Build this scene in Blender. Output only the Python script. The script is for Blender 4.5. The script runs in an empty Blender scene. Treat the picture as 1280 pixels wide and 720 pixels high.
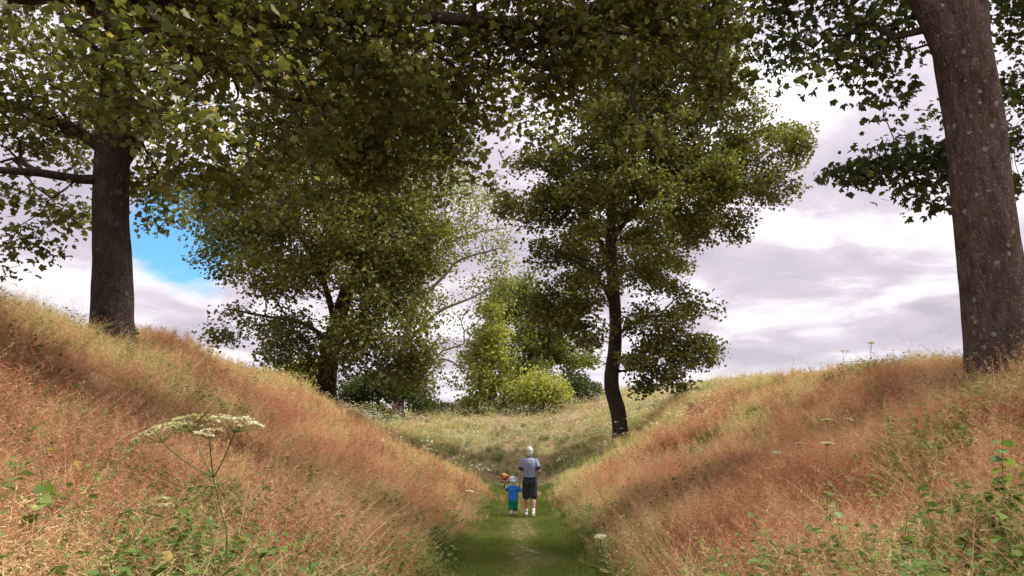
import bpy, bmesh, math, random
import numpy as np
from mathutils import Vector, Matrix, noise as mnoise

SC = bpy.context.scene
COL = SC.collection
R = math.radians
rng = np.random.default_rng(7)
random.seed(7)

# ------------------------------------------------------------------ camera
F_PX = 1004.0                      # focal length in photo pixels (1280 wide)
PITCH, YAW = R(11.5), R(0.68)
EYE = Vector((0, 0, 1.65))
cam_d = bpy.data.cameras.new('camera')
cam = bpy.data.objects.new('camera', cam_d)
COL.objects.link(cam)
cam_d.sensor_width = 36
cam_d.lens = 36 * F_PX / 1280
cam_d.clip_start, cam_d.clip_end = 0.1, 6000
cam.location = EYE
cam.rotation_euler = (R(90) + PITCH, 0, YAW)
SC.camera = cam
SC.render.resolution_x, SC.render.resolution_y = 1024, 576

# ------------------------------------------------------------------ sun, sky, exposure
SUN_DIR = Vector((0.50, 0.08, 0.86)).normalized()      # towards the sun
sun_el, sun_az = math.asin(SUN_DIR.z), math.atan2(SUN_DIR.x, SUN_DIR.y)
sd = bpy.data.lights.new('sun', 'SUN')
sd.energy, sd.angle, sd.color = 3.2, R(10), (1.0, 0.95, 0.87)
sun = bpy.data.objects.new('sun', sd)
COL.objects.link(sun)
sun.location = SUN_DIR * 200
sun.rotation_euler = SUN_DIR.to_track_quat('Z', 'Y').to_euler()
SC.view_settings.view_transform = 'Standard'
SC.view_settings.look = 'None'
SC.view_settings.gamma = 1
SC.view_settings.exposure = 1.0
SC.cycles.max_bounces = 6
SC.cycles.diffuse_bounces = 3
SC.cycles.glossy_bounces = 2
SC.cycles.transmission_bounces = 4
SC.cycles.transparent_max_bounces = 4
SC.cycles.use_denoising = True


class N:
    """small node helper"""
    def __init__(s, nt):
        s.nt = nt
        nt.nodes.clear()

    def n(s, typ, props=None, **ins):
        nd = s.nt.nodes.new(typ)
        for k, v in (props or {}).items():
            setattr(nd, k, v)
        for k, v in ins.items():
            key = int(k[1:]) if k[0] == 'i' and k[1:].isdigit() else k.replace('_', ' ')
            s.set(nd.inputs[key], v)
        return nd

    def set(s, sock, v):
        if isinstance(v, bpy.types.NodeSocket):
            s.nt.links.new(v, sock)
        elif isinstance(v, bpy.types.Node):
            s.nt.links.new(v.outputs[0], sock)
        else:
            sock.default_value = v

    def math(s, op, a, b=0.0, clamp=False):
        nd = s.n('ShaderNodeMath', {'operation': op, 'use_clamp': clamp})
        s.set(nd.inputs[0], a)
        s.set(nd.inputs[1], b)
        return nd.outputs[0]

    def mix(s, f, a, b, blend='MIX'):
        nd = s.n('ShaderNodeMix', {'data_type': 'RGBA', 'blend_type': blend})
        s.set(nd.inputs[0], f)
        s.set(nd.inputs[6], a)
        s.set(nd.inputs[7], b)
        return nd.outputs[2]

    def ramp(s, f, stops, interp='LINEAR'):
        nd = s.n('ShaderNodeValToRGB')
        cr = nd.color_ramp
        cr.interpolation = interp
        while len(cr.elements) < len(stops):
            cr.elements.new(0.5)
        for e, (p, c) in zip(cr.elements, stops):
            e.position = p
            e.color = (*c, 1) if len(c) == 3 else c
        s.set(nd.inputs[0], f)
        return nd.outputs[0]

    def smooth(s, v, a, b):
        nd = s.n('ShaderNodeMapRange', {'interpolation_type': 'SMOOTHSTEP'})
        s.set(nd.inputs[0], v)
        nd.inputs[1].default_value = a
        nd.inputs[2].default_value = b
        return nd.outputs[0]


def pix_dir(px, py):
    d = Vector(((px - 640) / F_PX, -(py - 360) / F_PX, -1.0))
    d = cam.rotation_euler.to_matrix() @ d
    return d.normalized()


def build_world():
    w = bpy.data.worlds.new('World')
    SC.world = w
    w.use_nodes = True
    h = N(w.node_tree)
    sky = h.n('ShaderNodeTexSky', {'sky_type': 'NISHITA', 'sun_disc': False, 'sun_elevation': sun_el,
                                   'sun_rotation': sun_az, 'air_density': 1.0, 'dust_density': 0.3,
                                   'ozone_density': 3.0})
    tc = h.n('ShaderNodeTexCoord').outputs['Generated']
    sep = h.n('ShaderNodeSeparateXYZ', i0=tc)
    z = h.math('MAXIMUM', sep.outputs[2], 0.0)
    den = h.math('ADD', z, 0.16)
    u = h.math('DIVIDE', sep.outputs[0], den)
    v = h.math('DIVIDE', sep.outputs[1], den)
    uv = h.n('ShaderNodeCombineXYZ', i0=u, i1=v, i2=0.0).outputs[0]
    # cloud cover
    cover = h.n('ShaderNodeTexNoise', {'noise_dimensions': '3D'}, Vector=uv, Scale=0.95, Detail=7.0, Roughness=0.55, Distortion=0.3).outputs[0]
    body = h.n('ShaderNodeVectorMath', {'operation': 'ADD'}, i0=uv, i1=(3.7, 9.1, 2.0)).outputs[0]
    thick = h.n('ShaderNodeTexNoise', {}, Vector=body, Scale=2.1, Detail=9.0, Roughness=0.56, Distortion=0.35).outputs[0]
    # an opening in the cloud sheet low in the sky to the left of the valley
    hole_d = pix_dir(236, 306)
    dot = h.n('ShaderNodeVectorMath', {'operation': 'DISTANCE'}, i0=tc, i1=tuple(hole_d)).outputs['Value']
    hole = h.smooth(dot, 0.12, 0.02)
    c2 = h.math('SUBTRACT', cover, h.math('MULTIPLY', hole, 0.42))
    # lower noise so edges are broken
    mask = h.smooth(c2, 0.20, 0.36)
    col = h.ramp(thick, [(0.33, (0.60, 0.58, 0.595)), (0.43, (0.50, 0.47, 0.50)), (0.51, (0.375, 0.342, 0.385)), (0.66, (0.29, 0.265, 0.312))])
    # towards the horizon the sheet is seen through more air: paler
    hz = h.smooth(sep.outputs[2], 0.16, -0.02)
    col = h.mix(h.math('MULTIPLY', hz, 0.55), col, (0.54, 0.53, 0.59, 1))
    # a cloud sheet is brighter towards the zenith
    zz = h.math('ADD', 1.0, h.math('MULTIPLY', h.math('MULTIPLY', z, z), 1.3))
    col = h.mix(1.0, col, h.n('ShaderNodeCombineXYZ', i0=zz, i1=zz, i2=zz), 'MULTIPLY')
    cloud = h.mix(1.0, col, (10.0, 10.0, 10.0, 1), 'MULTIPLY')
    skyc = h.mix(1.0, sky.outputs[0], (0.60, 0.98, 1.10, 1), 'MULTIPLY')
    out = h.mix(mask, skyc, cloud)
    bg = h.n('ShaderNodeBackground', Color=out, Strength=0.1)
    h.n('ShaderNodeOutputWorld', Surface=bg)


build_world()

# ------------------------------------------------------------------ terrain shape


def sst(a, b, x):
    t = np.clip((np.asarray(x, float) - a) / (b - a), 0, 1)
    return t * t * (3 - 2 * t)


def vnoise(x, y, s, seed=0.0):
    """smooth pseudo noise, -1..1, vectorised"""
    x = np.asarray(x, float) * s
    y = np.asarray(y, float) * s
    o = np.zeros(np.broadcast(x, y).shape)
    r = np.random.default_rng(int(seed * 7 + 3))
    for k in range(9):
        a = r.uniform(0, 6.28)
        f = r.uniform(0.6, 2.4)
        o = o + np.sin((x * math.cos(a) + y * math.sin(a)) * f + r.uniform(0, 6.28) + 1.3 * np.sin(x * math.sin(a) * .7 - y * .5 + k)) / 9 * 1.9
    return np.clip(o, -1, 1)


def H(x, y):
    x = np.asarray(x, float)
    y = np.asarray(y, float)
    crest = 6.75 + 0.10 * np.clip(x, -14, 22)
    floor = crest * sst(30, 88, y)
    floor = floor - np.maximum(0, y - 92) * 0.16
    floor = np.maximum(floor, -9.0 + 2.0 * vnoise(x, y, 0.01, 2))
    g = np.where(x < 0, 2.6 * sst(24, 56, y), 1.2 * sst(30, 60, y))          # the valley opens out beyond the walkers
    u = np.maximum(0, np.abs(x) - 1.0 - g)
    t = np.sqrt(u * u + 0.12) - math.sqrt(0.12)
    t = t / 8.2
    t = t * (0.74 + 0.26 * np.minimum(t, 1.3))                      # easy at the foot, steeper above
    f = t - np.log1p(np.exp((t - 0.93) * 14)) / 14 * 1.12       # straight slope, rounded top, falling gently behind
    left = np.interp(y, [-30, 0, 28, 42, 60, 95], [4.15, 4.25, 4.25, 3.9, 3.0, 0.0])
    right = np.interp(y, [-30, 6, 15, 28, 42, 60, 95], [3.3, 3.4, 3.45, 4.1, 4.7, 4.2, 0.0])
    h = np.where(x < 0, left, right)
    bank = np.maximum(h * f * 1.07, -3.0)
    k = 0.5 + 0.9 * sst(26, 50, y)
    d = bank - floor
    sp = lambda q: np.log1p(np.exp(np.clip(q, -30, 30)))
    z = floor + k * (sp(d / k) - sp(-np.maximum(floor, 0) / k) * np.exp(-u * 1.4))
    flat = sst(0.9, 1.8, np.abs(x))
    z = z + flat * (0.17 * vnoise(x, y, 0.9, 1) + 0.08 * vnoise(x, y, 2.6, 4) + 0.25 * sst(2.5, 6, np.abs(x)) * vnoise(x, y, 0.28, 9))
    return z


def h1(x, y):
    return float(H(np.array([x]), np.array([y]))[0])


def at(px, py, Y):
    d = pix_dir(px, py)
    return EYE + d * ((Y - EYE.y) / d.y)


def ground(px, py, lo=2.0, hi=140.0, lift=0.0):
    d = pix_dir(px, py)
    ts = np.arange(lo, hi, 0.05)
    P = np.array(EYE)[None, :] + ts[:, None] * np.array(d)[None, :]
    below = P[:, 2] < H(P[:, 0], P[:, 1]) + lift
    i = int(np.argmax(below)) if below.any() else len(ts) - 1
    return Vector((P[i, 0], P[i, 1], h1(P[i, 0], P[i, 1])))


def far_ground(px, py, lo=42.0, hi=92.0):
    """the farthest place in the meadow that shows at this photo pixel"""
    for Y in np.arange(lo, hi, .25):
        p = at(px, py, Y)
        if h1(p.x, Y) >= p.z:
            return Vector((p.x, Y, h1(p.x, Y)))
    return at(px, py, hi)


# ------------------------------------------------------------------ object helpers
def mesh_obj(name, V, Fc, mat=None, parent=None, smooth=False, attrs=None, link=True):
    me = bpy.data.meshes.new(name)
    V = np.asarray(V, np.float32)
    if isinstance(Fc, np.ndarray):
        n, k = Fc.shape
        me.vertices.add(len(V))
        me.vertices.foreach_set('co', V.ravel())
        me.loops.add(n * k)
        me.loops.foreach_set('vertex_index', Fc.astype(np.int32).ravel())
        me.polygons.add(n)
        me.polygons.foreach_set('loop_start', np.arange(0, n * k, k, dtype=np.int32))
        me.update(calc_edges=True)
    else:
        me.from_pydata([tuple(map(float, v)) for v in V], [], Fc)
    if smooth:
        me.polygons.foreach_set('use_smooth', np.ones(len(me.polygons), bool))
    for k, a in (attrs or {}).items():
        at_ = me.attributes.new(k, 'FLOAT', 'POINT')
        at_.data.foreach_set('value', np.asarray(a, np.float32))
    if mat:
        me.materials.append(mat)
    o = bpy.data.objects.new(name, me)
    if link:
        COL.objects.link(o)
    if parent:
        o.parent = parent
    return o


def tag(o, label=None, cat=None, group=None, kind=None):
    for k, v in (('label', label), ('category', cat), ('group', group), ('kind', kind)):
        if v:
            o[k] = v
    return o


def empty(name, loc, label, cat, group=None, rz=0.0):
    o = bpy.data.objects.new(name, None)
    o.empty_display_size = 0.2
    COL.objects.link(o)
    o.location = loc
    o.rotation_euler = (0, 0, rz)
    return tag(o, label, cat, group)


class MB:
    """collects verts / faces / one float attribute"""
    def __init__(s):
        s.v, s.f, s.a = [], [], []

    def add(s, vs, fs, a=0.0):
        b = len(s.v)
        s.v += [tuple(p) for p in vs]
        s.f += [tuple(i + b for i in f) for f in fs]
        s.a += ([a] * len(vs)) if not hasattr(a, '__len__') else list(a)

    def tube(s, pts, rad, n=6, a=0.0, cap=True, wob=None):
        pts = [Vector(p) for p in pts]
        m = len(pts)
        T = []
        for i in range(m):
            t = pts[min(i + 1, m - 1)] - pts[max(i - 1, 0)]
            T.append(t.normalized() if t.length > 1e-9 else Vector((0, 0, 1)))
        ref = Vector((1, 0, 0)) if abs(T[0].x) < 0.8 else Vector((0, 1, 0))
        u = (ref - T[0] * ref.dot(T[0])).normalized()
        vs = []
        for i in range(m):
            u = u - T[i] * u.dot(T[i])
            u = u.normalized() if u.length > 1e-6 else T[i].orthogonal().normalized()
            w = T[i].cross(u)
            for k in range(n):
                th = 2 * math.pi * k / n
                r = rad[i]
                r = (r if not isinstance(r, tuple) else 1)
                if wob:
                    r = r * wob(i, th, pts[i])
                if isinstance(rad[i], tuple):
                    vs.append(pts[i] + u * (math.cos(th) * rad[i][0]) + w * (math.sin(th) * rad[i][1]))
                else:
                    vs.append(pts[i] + u * (math.cos(th) * r) + w * (math.sin(th) * r))
        fs = []
        for i in range(m - 1):
            for k in range(n):
                k2 = (k + 1) % n
                fs.append((i * n + k, i * n + k2, (i + 1) * n + k2, (i + 1) * n + k))
        if cap:
            fs.append(tuple(range(n))[::-1])
            fs.append(tuple((m - 1) * n + k for k in range(n)))
        s.add(vs, fs, a)

    def build(s, name, mat, parent=None, smooth=True, attr='tint', link=True):
        return mesh_obj(name, s.v, s.f, mat, parent, smooth, {attr: s.a}, link)


# ------------------------------------------------------------------ materials
def new_mat(name):
    m = bpy.data.materials.new(name)
    m.use_nodes = True
    return m, N(m.node_tree)


def leaf_mat(name, stops, transl=0.35, rough=0.5, spec=0.25, objrand=False, tr_gain=(1.4, 1.5, 0.8)):
    m, h = new_mat(name)
    if objrand:
        t = h.n('ShaderNodeObjectInfo').outputs['Random']
    else:
        t = h.n('ShaderNodeAttribute', {'attribute_name': 'tint'}).outputs['Fac']
    col = h.ramp(t, stops)
    tcol = h.mix(1.0, col, (*tr_gain, 1), 'MULTIPLY')
    p = h.n('ShaderNodeBsdfPrincipled', Base_Color=col, Roughness=rough)
    p.inputs['Specular IOR Level'].default_value = spec
    tr = h.n('ShaderNodeBsdfTranslucent', Color=tcol)
    mx = h.n('ShaderNodeMixShader', i0=transl, i1=p.outputs[0], i2=tr.outputs[0])
    h.n('ShaderNodeOutputMaterial', Surface=mx.outputs[0])
    return m


def bark_mat(name, dark, mid, light, lichen=0.0, scale=1.0, green=0.0):
    m, h = new_mat(name)
    tc = h.n('ShaderNodeTexCoord').outputs['Object']
    st = h.n('ShaderNodeMapping', Vector=tc, Scale=(1.0, 1.0, 0.35)).outputs[0]
    n1 = h.n('ShaderNodeTexNoise', Vector=st, Scale=9 * scale, Detail=8.0, Roughness=0.65).outputs[0]
    n2 = h.n('ShaderNodeTexNoise', Vector=tc, Scale=1.6 * scale, Detail=4.0).outputs[0]
    vo = h.n('ShaderNodeTexVoronoi', {'feature': 'DISTANCE_TO_EDGE'}, Vector=st, Scale=14 * scale).outputs['Distance']
    f = h.math('ADD', h.math('MULTIPLY', n1, 0.65), h.math('MULTIPLY', n2, 0.35))
    col = h.ramp(f, [(0.34, dark), (0.5, mid), (0.66, light)])
    if green:
        g = h.smooth(h.n('ShaderNodeTexNoise', Vector=tc, Scale=2.3, Detail=5.0).outputs[0], 0.5, 0.68)
        col = h.mix(h.math('MULTIPLY', g, green), col, (0.10, 0.11, 0.05, 1))
    if lichen:
        big = h.n('ShaderNodeTexNoise', Vector=tc, Scale=1.1, Detail=2.0).outputs[0]
        w = h.n('ShaderNodeTexNoise', Vector=tc, Scale=22.0, Detail=3.0).outputs[1]
        wc = h.n('ShaderNodeMix', {'data_type': 'VECTOR'}, i0=0.035, i4=tc, i5=w).outputs[1]
        v1 = h.n('ShaderNodeTexVoronoi', Vector=wc, Scale=6.5, Randomness=1.0)
        sp = h.smooth(v1.outputs['Distance'], 0.33, 0.20)
        pick = h.math('GREATER_THAN', h.n('ShaderNodeSeparateColor', i0=v1.outputs['Color']).outputs[0], 0.72)
        v2 = h.n('ShaderNodeTexVoronoi', Vector=wc, Scale=24.0)
        sp2 = h.math('MULTIPLY', h.smooth(v2.outputs['Distance'], 0.36, 0.22),
                     h.math('GREATER_THAN', h.n('ShaderNodeSeparateColor', i0=v2.outputs['Color']).outputs[0], 0.78))
        sp = h.math('MULTIPLY', sp, pick)
        sp = h.math('MAXIMUM', sp, sp2)
        sp = h.math('MULTIPLY', sp, h.smooth(big, 0.30, 0.46))
        fine = h.n('ShaderNodeTexNoise', Vector=tc, Scale=70.0, Detail=2.0).outputs[0]
        sp = h.math('MULTIPLY', sp, h.smooth(fine, 0.30, 0.5))
        lc = h.mix(big, (0.34, 0.32, 0.29, 1), (0.24, 0.245, 0.19, 1))
        col = h.mix(h.math('MULTIPLY', sp, lichen), col, lc)
    p = h.n('ShaderNodeBsdfPrincipled', Base_Color=col, Roughness=0.92)
    p.inputs['Specular IOR Level'].default_value = 0.12
    ht = h.math('ADD', n1, h.math('MULTIPLY', h.math('MINIMUM', vo, 0.15), 2.0))
    b = h.n('ShaderNodeBump', Strength=1.0, Distance=0.055, Height=ht)
    h.set(p.inputs['Normal'], b.outputs[0])
    h.n('ShaderNodeOutputMaterial', Surface=p.outputs[0])
    return m


def plain_mat(name, col, rough=0.8, var=0.15, scale=30.0, spec=0.2, col2=None, bump=0.0):
    m, h = new_mat(name)
    tc = h.n('ShaderNodeTexCoord').outputs['Object']
    n1 = h.n('ShaderNodeTexNoise', Vector=tc, Scale=scale, Detail=4.0).outputs[0]
    c2 = col2 or tuple(min(1, c * (1 + var)) for c in col)
    c1 = col if col2 else tuple(c * (1 - var) for c in col)
    c = h.ramp(n1, [(0.38, c1), (0.62, c2)])
    p = h.n('ShaderNodeBsdfPrincipled', Base_Color=c, Roughness=rough)
    p.inputs['Specular IOR Level'].default_value = spec
    if bump:
        b = h.n('ShaderNodeBump', Strength=bump, Distance=0.01, Height=n1)
        h.set(p.inputs['Normal'], b.outputs[0])
    h.n('ShaderNodeOutputMaterial', Surface=p.outputs[0])
    return m


SYC = [(0.0, (0.068, 0.072, 0.023)), (0.45, (0.135, 0.140, 0.038)), (0.78, (0.215, 0.21, 0.054)), (0.86, (0.24, 0.22, 0.06)), (0.93, (0.40, 0.30, 0.11)), (1.0, (0.52, 0.41, 0.18))]
M = dict(
    leaf_near=leaf_mat('sycamore_leaf', SYC, 0.40, 0.45, 0.35),
    leaf_big=leaf_mat('sycamore_leaf_large', [(0.0, (0.060, 0.072, 0.022)), (0.5, (0.115, 0.128, 0.035)), (1.0, (0.20, 0.21, 0.06))], 0.32, 0.42, 0.4, objrand=True),
    leaf_dark=leaf_mat('dark_leaf', [(0.0, (0.040, 0.055, 0.020)), (0.6, (0.075, 0.092, 0.030)), (1.0, (0.125, 0.140, 0.045))], 0.28, 0.5),  # a darker green leaf colour
    leaf_olive=leaf_mat('olive_leaf', [(0.0, (0.070, 0.076, 0.021)), (0.5, (0.155, 0.158, 0.040)), (0.85, (0.24, 0.23, 0.065)), (1.0, (0.27, 0.22, 0.09))], 0.30, 0.5),
    leaf_green=leaf_mat('mid_green_leaf', [(0.0, (0.070, 0.076, 0.020)), (0.6, (0.168, 0.168, 0.040)), (1.0, (0.285, 0.268, 0.070))], 0.33, 0.5),
    leaf_mid=leaf_mat('fresh_leaf', [(0.0, (0.085, 0.105, 0.022)), (0.6, (0.165, 0.18, 0.036)), (1.0, (0.26, 0.26, 0.06))], 0.40, 0.5),
    leaf_lime=leaf_mat('lime_leaf', [(0.0, (0.22, 0.23, 0.055)), (0.6, (0.38, 0.37, 0.10)), (1.0, (0.50, 0.46, 0.16))], 0.45, 0.5),
    leaf_pale=leaf_mat('pale_leaf', [(0.0, (0.16, 0.18, 0.05)), (1.0, (0.30, 0.31, 0.11))], 0.42, 0.5),
    herb=leaf_mat('herb_leaf', [(0.0, (0.07, 0.13, 0.03)), (0.6, (0.13, 0.21, 0.05)), (1.0, (0.22, 0.28, 0.08))], 0.3, 0.5, objrand=True),
    yellow_leaf=leaf_mat('yellow_leaf', [(0.0, (0.45, 0.33, 0.09)), (1.0, (0.60, 0.45, 0.16))], 0.3, 0.6, objrand=True),
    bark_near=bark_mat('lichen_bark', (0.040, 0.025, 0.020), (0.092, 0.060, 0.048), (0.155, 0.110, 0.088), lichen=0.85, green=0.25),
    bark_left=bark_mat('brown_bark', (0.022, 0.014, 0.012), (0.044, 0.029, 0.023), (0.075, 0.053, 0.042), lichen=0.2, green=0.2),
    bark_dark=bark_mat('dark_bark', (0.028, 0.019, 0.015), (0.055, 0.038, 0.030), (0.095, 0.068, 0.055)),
    bark_pink=bark_mat('pinkish_bark', (0.15, 0.10, 0.085), (0.26, 0.18, 0.15), (0.38, 0.28, 0.24)),
    stem=plain_mat('green_stem', (0.12, 0.15, 0.04), 0.6, 0.3),
    straw=plain_mat('straw_stem', (0.45, 0.33, 0.15), 0.7, 0.2),
    umbel=leaf_mat('umbel_flower', [(0.0, (0.42, 0.43, 0.20)), (0.5, (0.60, 0.58, 0.40)), (1.0, (0.80, 0.78, 0.72))], 0.25, 0.7),
)


def grass_mat(name, head, leaf, transl=0.25):
    m, h = new_mat(name)
    t = h.n('ShaderNodeAttribute', {'attribute_name': 'tint', 'attribute_type': 'INSTANCER'}).outputs['Fac']
    p_ = h.n('ShaderNodeAttribute', {'attribute_name': 'part'}).outputs['Fac']
    hc = h.ramp(t, head)
    lc = h.ramp(t, leaf)
    col = h.mix(h.smooth(p_, 0.15, 0.75), lc, hc)
    p = h.n('ShaderNodeBsdfPrincipled', Base_Color=col, Roughness=0.75)
    p.inputs['Specular IOR Level'].default_value = 0.15
    tr = h.n('ShaderNodeBsdfTranslucent', Color=col)
    mx = h.n('ShaderNodeMixShader', i0=transl, i1=p.outputs[0], i2=tr.outputs[0])
    h.n('ShaderNodeOutputMaterial', Surface=mx.outputs[0])
    return m


# ------------------------------------------------------------------ the ground
def grid_axis(lo, hi, dense_lo, dense_hi, step, growth=1.18):
    a = list(np.arange(dense_lo, dense_hi + 1e-6, step))
    s = step
    while a[-1] < hi:
        s *= growth
        a.append(a[-1] + s)
    s = step
    while a[0] > lo:
        s *= growth
        a.insert(0, a[0] - s)
    return np.array(a)


def sheet(name, xs, ys, mat, lift=0.0):
    X, Y = np.meshgrid(xs, ys)
    Z = H(X, Y) + lift
    V = np.stack([X, Y, Z], -1).reshape(-1, 3)
    nx, ny = len(xs), len(ys)
    i, j = np.meshgrid(np.arange(nx - 1), np.arange(ny - 1))
    a = (j * nx + i).ravel()
    Fc = np.stack([a, a + 1, a + nx + 1, a + nx], -1)
    return mesh_obj(name, V, Fc, mat, smooth=True)


def ground_mats():
    m, h = new_mat('meadow_soil')
    tc = h.n('ShaderNodeTexCoord').outputs['Object']
    n1 = h.n('ShaderNodeTexNoise', Vector=tc, Scale=0.5, Detail=6.0).outputs[0]
    n2 = h.n('ShaderNodeTexNoise', Vector=tc, Scale=14.0, Detail=8.0, Roughness=0.7).outputs[0]
    c1 = h.ramp(n1, [(0.35, (0.34, 0.20, 0.11)), (0.5, (0.32, 0.24, 0.10)), (0.68, (0.22, 0.23, 0.07))])
    c = h.mix(h.smooth(n2, 0.35, 0.65), (0.12, 0.085, 0.04, 1), c1)
    p = h.n('ShaderNodeBsdfPrincipled', Base_Color=c, Roughness=0.95)
    b = h.n('ShaderNodeBump', Strength=0.8, Distance=0.06, Height=n2)
    h.set(p.inputs['Normal'], b.outputs[0])
    h.n('ShaderNodeOutputMaterial', Surface=p.outputs[0])
    q, h = new_mat('worn_path')
    tc = h.n('ShaderNodeTexCoord').outputs['Object']
    x = h.n('ShaderNodeSeparateXYZ', i0=tc).outputs[0]
    mp = h.n('ShaderNodeMapping', Vector=tc, Scale=(1.0, 0.3, 1.0)).outputs[0]
    n1 = h.n('ShaderNodeTexNoise', Vector=mp, Scale=1.3, Detail=5.0).outputs[0]
    n2 = h.n('ShaderNodeTexNoise', Vector=tc, Scale=25.0, Detail=8.0, Roughness=0.7).outputs[0]
    wx = h.math('ADD', h.math('ABSOLUTE', x), h.math('MULTIPLY', h.math('SUBTRACT', n1, 0.5), 0.6))
    worn = h.math('MULTIPLY', h.smooth(wx, 0.55, 0.0), 0.45)
    g = h.mix(n2, (0.05, 0.06, 0.018, 1), (0.12, 0.125, 0.035, 1))
    w = h.mix(n2, (0.13, 0.11, 0.045, 1), (0.27, 0.23, 0.11, 1))
    c = h.mix(worn, g, w)
    p = h.n('ShaderNodeBsdfPrincipled', Base_Color=c, Roughness=0.95)
    b = h.n('ShaderNodeBump', Strength=0.8, Distance=0.02, Height=n2)
    h.set(p.inputs['Normal'], b.outputs[0])
    h.n('ShaderNodeOutputMaterial', Surface=p.outputs[0])
    return m, q


soil, worn = ground_mats()
YS = grid_axis(-60, 2600, -6, 96, 0.5)
g = sheet('ground', grid_axis(-2200, 2200, -16, 16, 0.35), YS, soil)
tag(g, kind='structure')
pth = sheet('path', np.linspace(-0.98, 0.98, 9), YS[(YS > -6) & (YS < 38)], worn, 0.012)
tag(pth, kind='structure')


# ------------------------------------------------------------------ grasses
def ribbon(mb, p0, d0, bend, length, w0, segs, a0, a1, side=None):
    """thin curved blade that tapers to a point"""
    p = Vector(p0)
    d = Vector(d0).normalized()
    s = side or d.cross(Vector((random.uniform(-1, 1), random.uniform(-1, 1), 0.2))).normalized()
    vs, aa = [], []
    pts = [p.copy()]
    for i in range(segs):
        p = p + d * (length / segs)
        d = (d + Vector(bend) / segs).normalized()
        pts.append(p.copy())
    for i, q in enumerate(pts[:-1]):
        w = w0 * (1 - i / segs * 0.75) * 0.5
        vs += [q - s * w, q + s * w]
        aa += [a0 + (a1 - a0) * i / segs] * 2
    vs.append(pts[-1])
    aa.append(a1)
    fs = [(2 * i, 2 * i + 1, 2 * i + 3, 2 * i + 2) for i in range(segs - 1)]
    fs.append((2 * segs - 2, 2 * segs - 1, 2 * segs))
    mb.add(vs, fs, aa)
    return pts, d


def bent_tuft(seed, stems=11, blades=12, h=(0.45, 0.85), lean=0.55, rad=0.17, wk=1.0, fat=1.0):
    random.seed(seed)
    mb = MB()
    for _ in range(blades):
        a, r = random.uniform(0, 6.28), rad * math.sqrt(random.random())
        d = Vector((random.gauss(0, .45), random.gauss(0, .45), 1))
        ribbon(mb, (r * math.cos(a), r * math.sin(a), 0), d, (random.gauss(0, .9), random.gauss(0, .9), -random.uniform(.2, 1.2)),
               random.uniform(.22, .5), .0075 * wk, 4, 0.0, 0.25)
    for _ in range(stems):
        a, r = random.uniform(0, 6.28), rad * math.sqrt(random.random())
        L = random.uniform(*h)
        d = Vector((random.gauss(0, lean * .7), random.gauss(0, lean * .7), 1))
        pts, dd = ribbon(mb, (r * math.cos(a), r * math.sin(a), 0), d, (random.gauss(0, .35), random.gauss(0, .35), -.25),
                         L, .0042 * wk, 4, 0.35, 0.8)
        # open panicle of hair-fine branchlets with spikelets
        nb = random.randint(13, 20)
        for k in range(nb):
            t = 0.52 + 0.48 * k / nb
            i = min(int(t * 4), 3)
            q = pts[i].lerp(pts[i + 1], t * 4 - i)
            out = Vector((random.gauss(0, 1), random.gauss(0, 1), random.uniform(.0, 1.1))).normalized()
            bl = random.uniform(.05, .16) * (1.25 - t * .7)
            e = q + out * bl
            s = out.cross(Vector((random.gauss(0, 1), random.gauss(0, 1), random.gauss(0, 1)))).normalized() * .0022 * wk
            mb.add([q - s, q + s, e], [(0, 1, 2)], random.uniform(.75, 1))
            for _k in range(2):
                e2 = q.lerp(e, random.uniform(.55, 1.0)) + Vector((random.gauss(0, 1), random.gauss(0, 1), random.gauss(0, 1))) * .008
                s1 = Vector((random.gauss(0, 1), random.gauss(0, 1), random.gauss(0, 1))).normalized() * random.uniform(.004, .010) * fat
                s2 = s1.orthogonal().normalized() * .0022 * wk * fat
                mb.add([e2 - s1, e2 + s2, e2 + s1, e2 - s2], [(0, 1, 2, 3)], random.uniform(.85, 1))
    return mb


def herb_tuft(seed, n=16, h=(0.15, 0.45), size=(.03, .07)):
    """low green undergrowth: stems carrying small ovate leaves"""
    random.seed(seed)
    mb = MB()
    for _ in range(n):
        a, r = random.uniform(0, 6.28), .18 * math.sqrt(random.random())
        L = random.uniform(*h)
        d = Vector((random.gauss(0, .35), random.gauss(0, .35), 1))
        pts, dd = ribbon(mb, (r * math.cos(a), r * math.sin(a), 0), d, (random.gauss(0, .5), random.gauss(0, .5), -.2), L, .005, 3, 0.0, 0.1)
        for k in range(7):
            t = random.uniform(.25, 1)
            i = min(int(t * 3), 2)
            q = pts[i].lerp(pts[i + 1], t * 3 - i)
            o = Vector((random.gauss(0, 1), random.gauss(0, 1), random.uniform(-.3, .5))).normalized()
            S = random.uniform(*size)
            sd_ = o.cross(Vector((0, 0, 1)) + Vector((random.gauss(0, .3), random.gauss(0, .3), 0))).normalized() * S * .3
            e = q + o * S - Vector((0, 0, S * .25))
            md = q + o * S * .5
            mb.add([q, md - sd_, e, md + sd_], [(0, 1, 2), (0, 2, 3)], random.uniform(0, .2))
    return mb


def turf_tuft(seed, n=26, h=(.03, .10), rad=.09):
    random.seed(seed)
    mb = MB()
    for _ in range(n):
        a, r = random.uniform(0, 6.28), rad * math.sqrt(random.random())
        d = Vector((random.gauss(0, .5), random.gauss(0, .5), 1))
        ribbon(mb, (r * math.cos(a), r * math.sin(a), 0), d, (random.gauss(0, .9), random.gauss(0, .9), -.5), random.uniform(*h), .006, 2, 0, random.uniform(0, 1))
    return mb


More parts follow.
